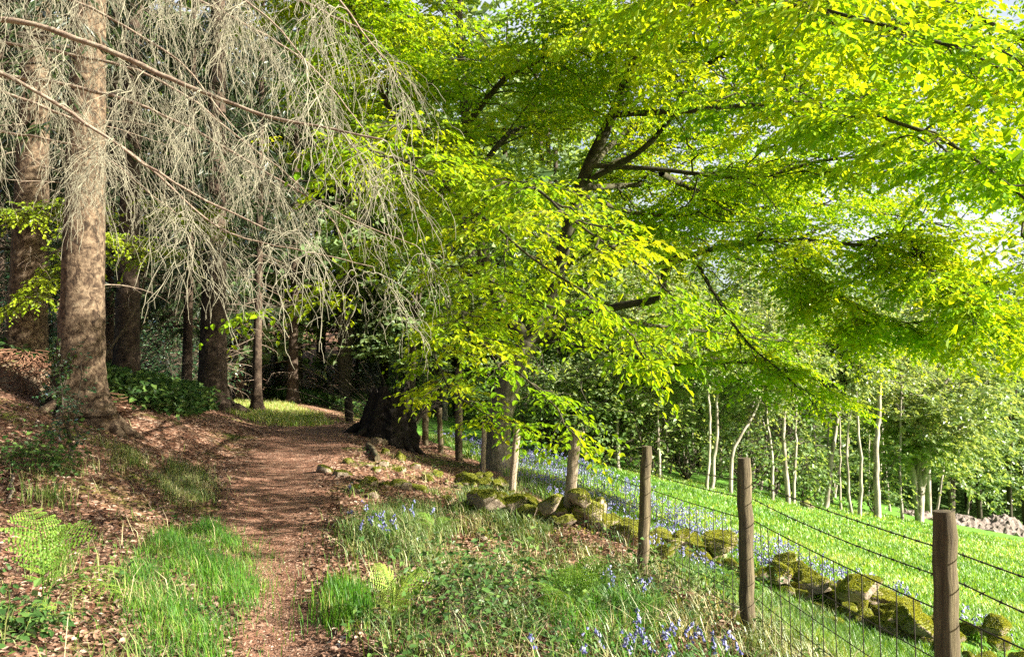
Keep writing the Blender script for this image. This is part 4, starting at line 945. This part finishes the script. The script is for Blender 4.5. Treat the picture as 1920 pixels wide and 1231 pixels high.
patch([(430, 775), (440, 752), (520, 752), (600, 778), (622, 797), (520, 800)], 12000, .20, .020, 'meadow', 'sunlit_grass', 'strip of bright sunlit grass beyond the black trunk', .5, .42)  # blades shifted paler, sunshine on the strip put into their colour
patch([(840, 965), (900, 900), (950, 920), (1010, 960), (1040, 1010), (1000, 1040), (930, 990)], 5200, .20, .008, 'rough', 'grass_tuft', 'shaggy grass tuft hanging over the stones by the leaning post', .8, -.25)
patch([(1000, 1150), (1060, 1090), (1130, 1085), (1230, 1130), (1240, 1231), (1050, 1231)], 2400, .22, .007, 'grass', 'grass_tuft', 'dark green bluebell leaves right of the fern', .9)
patch([(1400, 1200), (1420, 1130), (1500, 1140), (1600, 1200), (1640, 1290), (1420, 1290)], 4200, .20, .006, 'rough', 'grass_tuft', 'rough grass at the foot of the second nearest post', .6, -.15)
patch([(640, 1000), (700, 960), (820, 950), (840, 1020), (760, 1060), (650, 1050)], 3600, .22, .007, 'rough', 'grass_tuft', 'wispy grass and stems on the hummock right of the path', .7, -.25)

# shade plants between the far spruces
y = rng.uniform(17, 52, 46000); x = -6.5 - rng.random(len(y)) * (y * .75 - 4); ok = (np.abs(x - xpath(y)) > 1.6) & (rng.random(len(x)) < np.clip(.55 + .8 * wob(x, y, 2., 7.), 0, 1)) & ~((y < 40) & (np.abs(x - xpath(y) - .5) < 3.2)); x, y = x[ok], y[ok]; K = len(x)
nl = 6; pos = np.repeat(P(x, y), nl, 0) + rng.standard_normal((K * nl, 3)) * np.array([.12, .12, 0]); pos[:, 2] += .05 + .6 * rng.random(K * nl) ** 1.5; a = rng.random(K * nl) * 6.28
g = G(); leaves(g, pos, np.stack([np.cos(a), np.sin(a), .5 * rng.standard_normal(K * nl)], -1), norm(ZUP + .7 * rng.standard_normal((K * nl, 3))), .15, .10, rng.random(K * nl), simple=True)
tag(g.build('undergrowth', M['bramble']), 'dark green undergrowth between the far spruces', 'undergrowth', kind='stuff')
# rough mixed growth over the bank right of the path and thin on the left
x, y = scatter(60000, 2.6, 24); xp, wp, xf = xpath(y), wpath(y), xfence(y)
den = np.clip(.04 + .65 * wob(x, y, .7, 5.), 0, 1) * np.where(x > xp, np.clip((x - xp - wp * 1.2) * .9, 0, 1), .22 * np.clip(-(x - xp + wp * 1.5), 0, 1)) * np.where(y > 11, .3, 1)
ok = (x < xf + .9) & (rng.random(len(x)) < den) & (wall_d(x, y) > .35 * rng.random(len(x)) + .2); x, y = x[ok], y[ok]
g = G(); blades(g, x, y, .17 + .05 * rng.random(len(x)), .005 + .0004 * y, .7, np.clip(.42 + .3 * wob(x, y, .5, 8.) + .3 * rng.standard_normal(len(x)), 0, 1))
tag(g.build('rough_grass', M['rough']), 'thin straw and green grass over the bank right of the path', 'grass', kind='stuff')
# small leafy ground plants
x, y = scatter(7500, 2.6, 16); xp, wp, xf = xpath(y), wpath(y), xfence(y)
den = np.clip(1.5 * wob(x, y, .55, 9.), 0, 1) * np.where(x > xp, np.clip((x - xp - wp * 1.3), 0, 1), .35 * np.clip(-(x - xp + wp * 1.6), 0, 1)) * np.where(y > 10, .35, 1)
ok = (x < xf + .6) & (rng.random(len(x)) < den); x, y = x[ok], y[ok]; K = len(x); nl = 7
pos = np.repeat(P(x, y), nl, 0) + rng.standard_normal((K * nl, 3)) * np.array([.05, .05, 0]); pos[:, 2] += .02 + .13 * rng.random(K * nl); a = rng.random(K * nl) * 6.28
g = G(); leaves(g, pos, np.stack([np.cos(a), np.sin(a), .3 * rng.standard_normal(K * nl)], -1), norm(ZUP + .5 * rng.standard_normal((K * nl, 3))), .045, .028, np.clip(np.repeat(rng.random(K), nl) * .6 + .4 * rng.random(K * nl), 0, 1))
tag(g.build('ground_cover', M['bramble']), 'low leafy green plants between grass and dead leaves', 'ground plants', kind='stuff')

# tussocks
g = G(); x, y = scatter(620, 2.7, 15); xp, wp, xf = xpath(y), wpath(y), xfence(y)
pr = np.where(x > xp, np.clip((x - xp - wp * 1.3) * .8, 0, 1), .30 * np.clip(-(x - xp + wp * 1.5), 0, 1)) * np.where(y > 9, .5, 1)
ok = (x < xf + .5) & (rng.random(len(x)) < pr) & (wall_d(x, y) > .4); cx, cy = x[ok], y[ok]
for k in range(len(cx)):
    m_ = int(rng.integers(25, 90)); sp_ = .05 + .10 * rng.random(); hh = .10 + .22 * rng.random() ** 1.5
    blades(g, cx[k] + sp_ * rng.standard_normal(m_), cy[k] + sp_ * rng.standard_normal(m_), hh, .0045 + .0003 * cy[k], .4 + .9 * rng.random(), np.clip(rng.random() * .75 + .2 * rng.standard_normal(m_), 0, 1))
tag(g.build('tussocks', M['rough']), 'scattered tussocks of rough grass on the woodland banks', 'grass', kind='stuff')
# long dry stems
x, y = scatter(9000, 2.6, 14); xp, wp, xf = xpath(y), wpath(y), xfence(y)
ok = (x < xf + .4) & (rng.random(len(x)) < np.where(x > xp, np.clip((x - xp - wp * 1.3), 0, 1), .15) * np.clip(.3 + wob(x, y, .6, 12.), .05, 1)); x, y = x[ok], y[ok]
g = G(); blades(g, x, y, .32, .0045, 1.0, np.clip(.8 + .15 * rng.standard_normal(len(x)), 0, 1))
tag(g.build('dry_stems', M['rough']), 'long pale dead grass stems leaning over the bank', 'grass', kind='stuff')
# meadow grass
x, y = scatter(420000, 3.4, 44, .75); xf = xfence(y); ok = (x > xf + .75 + .25 * wob(x, y, .8)) & (wall_d(x, y) > .16 + .35 * rng.random(len(x))) & (y < 27.5 + .37 * np.maximum(x, 0) + .8); x, y = x[ok], y[ok]
g = G(); blades(g, x, y, .10 + .06 * np.clip(wob(x, y, 1.5, 1.), 0, 1) + .1 * np.exp(-((x - xfence(y) - 1.2) / 1.2) ** 2), .004 + .0009 * y, .6, np.clip(.46 + .22 * wob(x, y, 1.8, 6.) + .26 * wob(x, y, 5., 2.) + .16 * wob(x, y, .5, 9.) + .26 * rng.standard_normal(len(x)), 0, 1))
tag(g.build('meadow_grass', M['meadow']), 'bright spring grass covering the sloping meadow', 'grass', kind='stuff')

# ------------------------------------------------------------------ bluebells
def bell_geo(gs, gf, gl, base, h, nb=8, s=1., lf=4):
    a = rng.random() * 6.28; bend = np.array([np.cos(a), np.sin(a), 0])
    q = np.linspace(0, 1, 8)[:, None]; A = base + ZUP * h * (q - .12 * q ** 3) + bend * h * .28 * q ** 3
    if gs is not None: tubes(gs, A, np.linspace(.0028, .0016, 8)[None] * s, 4)
    i_ = rng.uniform(.55, 1, nb) * 6.99; ii = i_.astype(int); pos = A[ii] + (A[ii + 1] - A[ii]) * (i_ - ii)[:, None]
    bells(gf, pos + .006 * rng.standard_normal((nb, 3)), bend, .020 * s)
    if gl is not None:
        aa = rng.random(lf) * 6.28; hh = h * .9
        p0 = np.repeat(base[None], lf, 0); d = np.stack([np.cos(aa), np.sin(aa), 0 * aa], -1); sd_ = np.stack([-np.sin(aa), np.cos(aa), 0 * aa], -1)
        V = np.stack([p0 - sd_ * .004, p0 + sd_ * .004, p0 + d * hh * .35 + ZUP * hh * .55 + sd_ * .006, p0 + d * hh * .35 + ZUP * hh * .55 - sd_ * .006, p0 + d * hh * .95 + ZUP * hh * .30], 1)
        b = np.arange(lf)[:, None] * 5; n0 = gl.n; gl.add(V, b + np.array([[0, 1, 2, 3]]), np.repeat(rng.random(lf) * .5, 5)); gl.t.append(b + np.array([[3, 2, 4]]) + n0)
def bells(g, pos, bend, s):
    K = len(pos); ax = norm(-ZUP + .5 * rng.standard_normal((K, 3)) + .4 * bend); r_ = norm(np.cross(ax, rng.standard_normal((K, 3)))); r2 = np.cross(ax, r_); sd_ = 5
    th_ = np.arange(sd_) * 2 * np.pi / sd_; ring = np.cos(th_)[None, :, None] * r_[:, None] + np.sin(th_)[None, :, None] * r2[:, None]
    V = np.concatenate([pos[:, None], pos[:, None] + ax[:, None] * s * .55 + ring * s * .26, pos[:, None] + ax[:, None] * s + ring * s * .42], 1)
    b = np.arange(K)[:, None] * 11; j = np.arange(5); j2 = (j + 1) % 5
    f3 = np.stack([np.zeros(5, int), 1 + j, 1 + j2], -1); f4 = np.stack([1 + j, 6 + j, 6 + j2, 1 + j2], -1)
    n0 = g.n; g.add(V, (b[:, :, None] + f4[None]).reshape(-1, 4), np.repeat(rng.random(K), 11)); g.t.append((b[:, :, None] + f3[None]).reshape(-1, 3) + n0)
def drift(n, y0, y1, dx0, dx1, seed, ref, size, label, hh=.24, nb=6):
    y = np.exp(rng.uniform(math.log(y0), math.log(y1), n)); x = ref(y) + rng.uniform(dx0, dx1, n); ok = (rng.random(n) < np.clip(.15 + 1.1 * wob(x, y, .9, seed), 0, 1)) & (wall_d(x, y) > .45 + .35 * rng.random(n)) & (x > np.where(y < 9.5, np.interp(y, Lc[::-1, 1], Lc[::-1, 0]), -99)); x, y = x[ok], y[ok]
    K = len(x); p = P(x, y); hs_ = hh * (.7 + .6 * rng.random(K))
    pos = np.repeat(p, nb, 0); pos[:, 2] += np.repeat(hs_, nb) * rng.uniform(.6, 1.05, K * nb); pos += rng.standard_normal(pos.shape) * .022
    g = G(); bells(g, pos, np.zeros(3), size); return tag(g.build('bluebell_drift', M['bell']), label, 'bluebells', kind='stuff')
drift(3800, 4.2, 22, .75, 4.3, 3.1, xfence, .030, 'haze of pale bluebells in the grass just beyond the fence')
drift(2100, 7.5, 22, .8, 5.0, 4.4, xfence, .032, 'soft blue bluebell haze in the meadow behind the pale leaning posts')
drift(900, 22, 30, 1.5, 6, 5.0, xfence, .05, 'distant bluebell haze along the top of the meadow')
BG = 'bluebells flowering in the lower right corner'
for k, (px, py) in enumerate([(1180, 1205), (1190, 1185), (1165, 1215), (1230, 1225), (1255, 1190), (1275, 1200), (1285, 1215), (1265, 1225), (1215, 1230), (1135, 1215), (1330, 1215), (1360, 1225), (1345, 1235), (1110, 1085), (1125, 1080), (1140, 1090), (1152, 1095), (1200, 1105), (1212, 1108), (1245, 1200), (1190, 1245), (1240, 1250), (1395, 1235), (1010, 1240), (1090, 1235)]):
    b = hit(px, py + 40)
    t = thing('bluebell', 'violet bluebell with a drooping flower head in the grass near the second nearest post', 'flower', b, BG)
    gs, gf, gl = G(), G(), G(); bell_geo(gs, gf, gl, b, .26 + .08 * rng.random(), 11, 1.15, 5)
    gs.build('stem', M['grass'], t, smooth=True); gf.build('flower', M['bell'], t); gl.build('leaves', M['grass'], t)['kind'] = 'stuff'
BG2 = 'pale bluebells on the hummock right of the path'
for k, (px, py) in enumerate([(690, 985), (700, 995), (712, 978), (725, 990), (740, 985), (757, 965), (770, 960), (650, 975), (675, 998), (690, 960), (720, 1000), (780, 970), (655, 915), (805, 970), (730, 1005), (745, 1000)]):
    b = hit(px, py + 18); t = thing('bluebell', 'pale lilac bluebell on the sunny hummock right of the path', 'flower', b, BG2)
    gs, gf, gl = G(), G(), G(); bell_geo(gs, gf, gl, b, .24 + .06 * rng.random(), 10, 1.2, 4)
    gs.build('stem', M['grass'], t, smooth=True); gf.build('flower', M['bell'], t); gl.build('leaves', M['grass'], t)['kind'] = 'stuff'

# ------------------------------------------------------------------ ferns
def frond_geo(g, base, az, L, up, warm):
    m = 15; s = np.linspace(0, 1, m); d = np.array([math.cos(az), math.sin(az), 0])
    A = base + d * (L * (s * (1 - up) * .9 + .25 * s ** 2))[:, None] + ZUP * (L * (up * s * 1.05 - .32 * s ** 2.4))[:, None]
    tubes(g, A, np.linspace(.0042, .0012, m)[None], 4, rnd=[.45])
    T = norm(np.gradient(A, axis=0)); S_ = norm(np.cross(T, ZUP)); N_ = np.cross(S_, T)
    for sd_ in (1, -1):
        k0 = np.arange(3, m); pl = L * .23 * np.sin(np.clip((k0 - 2) / (m - 2), 0, 1) ** .75 * np.pi * .93 + .12) * (.9 + .2 * rng.random(len(k0)))
        pn = 9; q = np.linspace(0, 1, pn)[None, :, None]
        dr = norm(S_[k0] * sd_ + T[k0] * .6 + .10 * rng.standard_normal((len(k0), 3)))
        Q = A[k0][:, None] + dr[:, None] * q * pl[:, None, None] - N_[k0][:, None] * .3 * q ** 2 * pl[:, None, None]
        ll = (pl[:, None] * .135 * np.sin(np.linspace(.25, 1, pn) * np.pi * .9)[None] + .003)
        for s2 in (1, -1):
            dd = T[k0][:, None] * s2 + dr[:, None] * .45; dd = np.broadcast_to(dd, Q.shape)
            leaves(g, Q.reshape(-1, 3), dd.reshape(-1, 3), np.repeat(N_[k0], pn, 0) + .15 * rng.standard_normal((len(k0) * pn, 3)), ll.reshape(-1), np.minimum(pl[:, None] / pn * .85 + 0 * ll, .05).reshape(-1), np.clip(warm + .16 * rng.standard_normal(len(k0) * pn), 0, 1), fold=.05, curl=.08, simple=True)
def fern(label, base, n, L, up, warm, azs=None, group=None):
    t = thing('fern', label, 'fern', base, group)
    for k in range(n):
        az = (azs[k] if azs else k * 6.28 / n + .4 * rng.standard_normal()); g = G()
        frond_geo(g, np.asarray(base), az, L * (.8 + .35 * rng.random()), up + .1 * rng.standard_normal(), warm); g.build('frond', M['fern'], t)
fern('tall upright pale green fern at the left edge of the verge', hit(80, 1145), 4, .80, .95, .6, [RAD(75), RAD(15), RAD(140), RAD(-70)])
fern('single low fern frond reaching right on the left verge', hit(100, 1100), 2, .75, .45, .8, [RAD(10), RAD(-25)])
fern('small yellowish fern at the lower left corner', hit(62, 1195), 3, .42, .7, .85)
fern('little yellow green fern right of the path near the bottom', hit(735, 1180), 4, .62, .95, .95, [RAD(60), RAD(150), RAD(5), RAD(-80)])
fern('upright fern on the hummock right of the path', hit(820, 1005), 5, .42, .8, .6)
fern('broad soft green fern below the tumbled wall', hit(1080, 1150), 8, .75, .75, .5)
fern('dark green fern right of the broad soft one', hit(1190, 1165), 7, .5, .4, .15)
fern('low fern with arching fronds beside the bluebells', hit(1150, 1215), 5, .42, .3, .35)
fern('shaded fern in the middle of the bank', hit(880, 1110), 6, .4, .45, .3)
fern('small fern at the foot of the leaning pale post', hit(1020, 1060), 5, .36, .5, .4)
leafy_bush('bramble', 'dark bramble patch in the middle of the bank right of the path', 'shrub', hit(930, 1130), .32, .9, 1100, .055, 'bramble', 10)
leafy_bush('bramble', 'bramble with small leaves near the bottom middle', 'shrub', hit(860, 1200), .25, .7, 800, .05, 'bramble', 9)
leafy_bush('bramble', 'leafy bramble at the lower left corner', 'shrub', hit(12, 1190), .2, .35, 250, .055, 'bramble', 6)
leafy_bush('bramble', 'low bramble beside the foot of the third post', 'shrub', hit(1290, 1120), .3, .7, 700, .05, 'bramble', 8)

# ------------------------------------------------------------------ light, sky, render settings
SUN_AZ, SUN_EL = 107.0, 25.5                 # degrees clockwise from the view direction, above the horizon
w = bpy.data.worlds.new('World'); SC.world = w; w.use_nodes = True
nt = w.node_tree; bg = nt.nodes['Background']; sky = nt.nodes.new('ShaderNodeTexSky'); sky.sky_type = 'NISHITA'; sky.sun_disc = False
sky.sun_elevation = RAD(SUN_EL); sky.sun_rotation = RAD(SUN_AZ); sky.air_density = 1.0; sky.dust_density = 3.0
N_, L_ = nt.nodes, nt.links                    # white cloud added low in the sky ahead to brighten the gaps
tc = N_.new('ShaderNodeTexCoord'); sx = N_.new('ShaderNodeSeparateXYZ'); L_.new(tc.outputs['Generated'], sx.inputs[0])
nz = noise_node(N_, L_, tc.outputs['Generated'], 2.6, 6, .55); rn = ramp(N_, [(.30, (0, 0, 0)), (.52, (1, 1, 1))]); L_.new(nz.outputs[0], rn.inputs[0])
rz = ramp(N_, [(.48, (1, 1, 1)), (.80, (0, 0, 0))]); L_.new(sx.outputs[2], rz.inputs[0]); ry = ramp(N_, [(.15, (0, 0, 0)), (.55, (1, 1, 1))]); L_.new(sx.outputs[1], ry.inputs[0])
m1 = N_.new('ShaderNodeMath'); m1.operation = 'MULTIPLY'; L_.new(rn.outputs[0], m1.inputs[0]); L_.new(rz.outputs[0], m1.inputs[1])
m2 = N_.new('ShaderNodeMath'); m2.operation = 'MULTIPLY'; L_.new(m1.outputs[0], m2.inputs[0]); L_.new(ry.outputs[0], m2.inputs[1])
mc = N_.new('ShaderNodeMix'); mc.data_type = 'RGBA'; L_.new(m2.outputs[0], mc.inputs[0]); L_.new(sky.outputs[0], mc.inputs[6]); mc.inputs[7].default_value = (4.6, 4.9, 5.4, 1)
L_.new(mc.outputs[2], bg.inputs[0]); bg.inputs[1].default_value = .05
sd = bpy.data.lights.new('sun', 'SUN'); sd.energy = 5.0; sd.angle = RAD(.55); sd.color = (1, .93, .80)
so = bpy.data.objects.new('sun', sd); COL.objects.link(so)
az, el = RAD(SUN_AZ), RAD(SUN_EL)
from mathutils import Vector
so.rotation_euler = Vector((math.sin(az) * math.cos(el), math.cos(az) * math.cos(el), math.sin(el))).to_track_quat('Z', 'Y').to_euler()
so.location = (30, -5, 20)
SC.view_settings.view_transform = 'Standard'; SC.view_settings.look = 'None'; SC.view_settings.exposure = 2.15; SC.view_settings.gamma = 1
SC.cycles.max_bounces = 7; SC.cycles.diffuse_bounces = 5; SC.cycles.glossy_bounces = 2; SC.cycles.transmission_bounces = 5; SC.cycles.transparent_max_bounces = 4
SC.cycles.sample_clamp_indirect = 6; SC.cycles.use_denoising = False
for o in SC.objects:
    if '_o' in o: del o['_o']
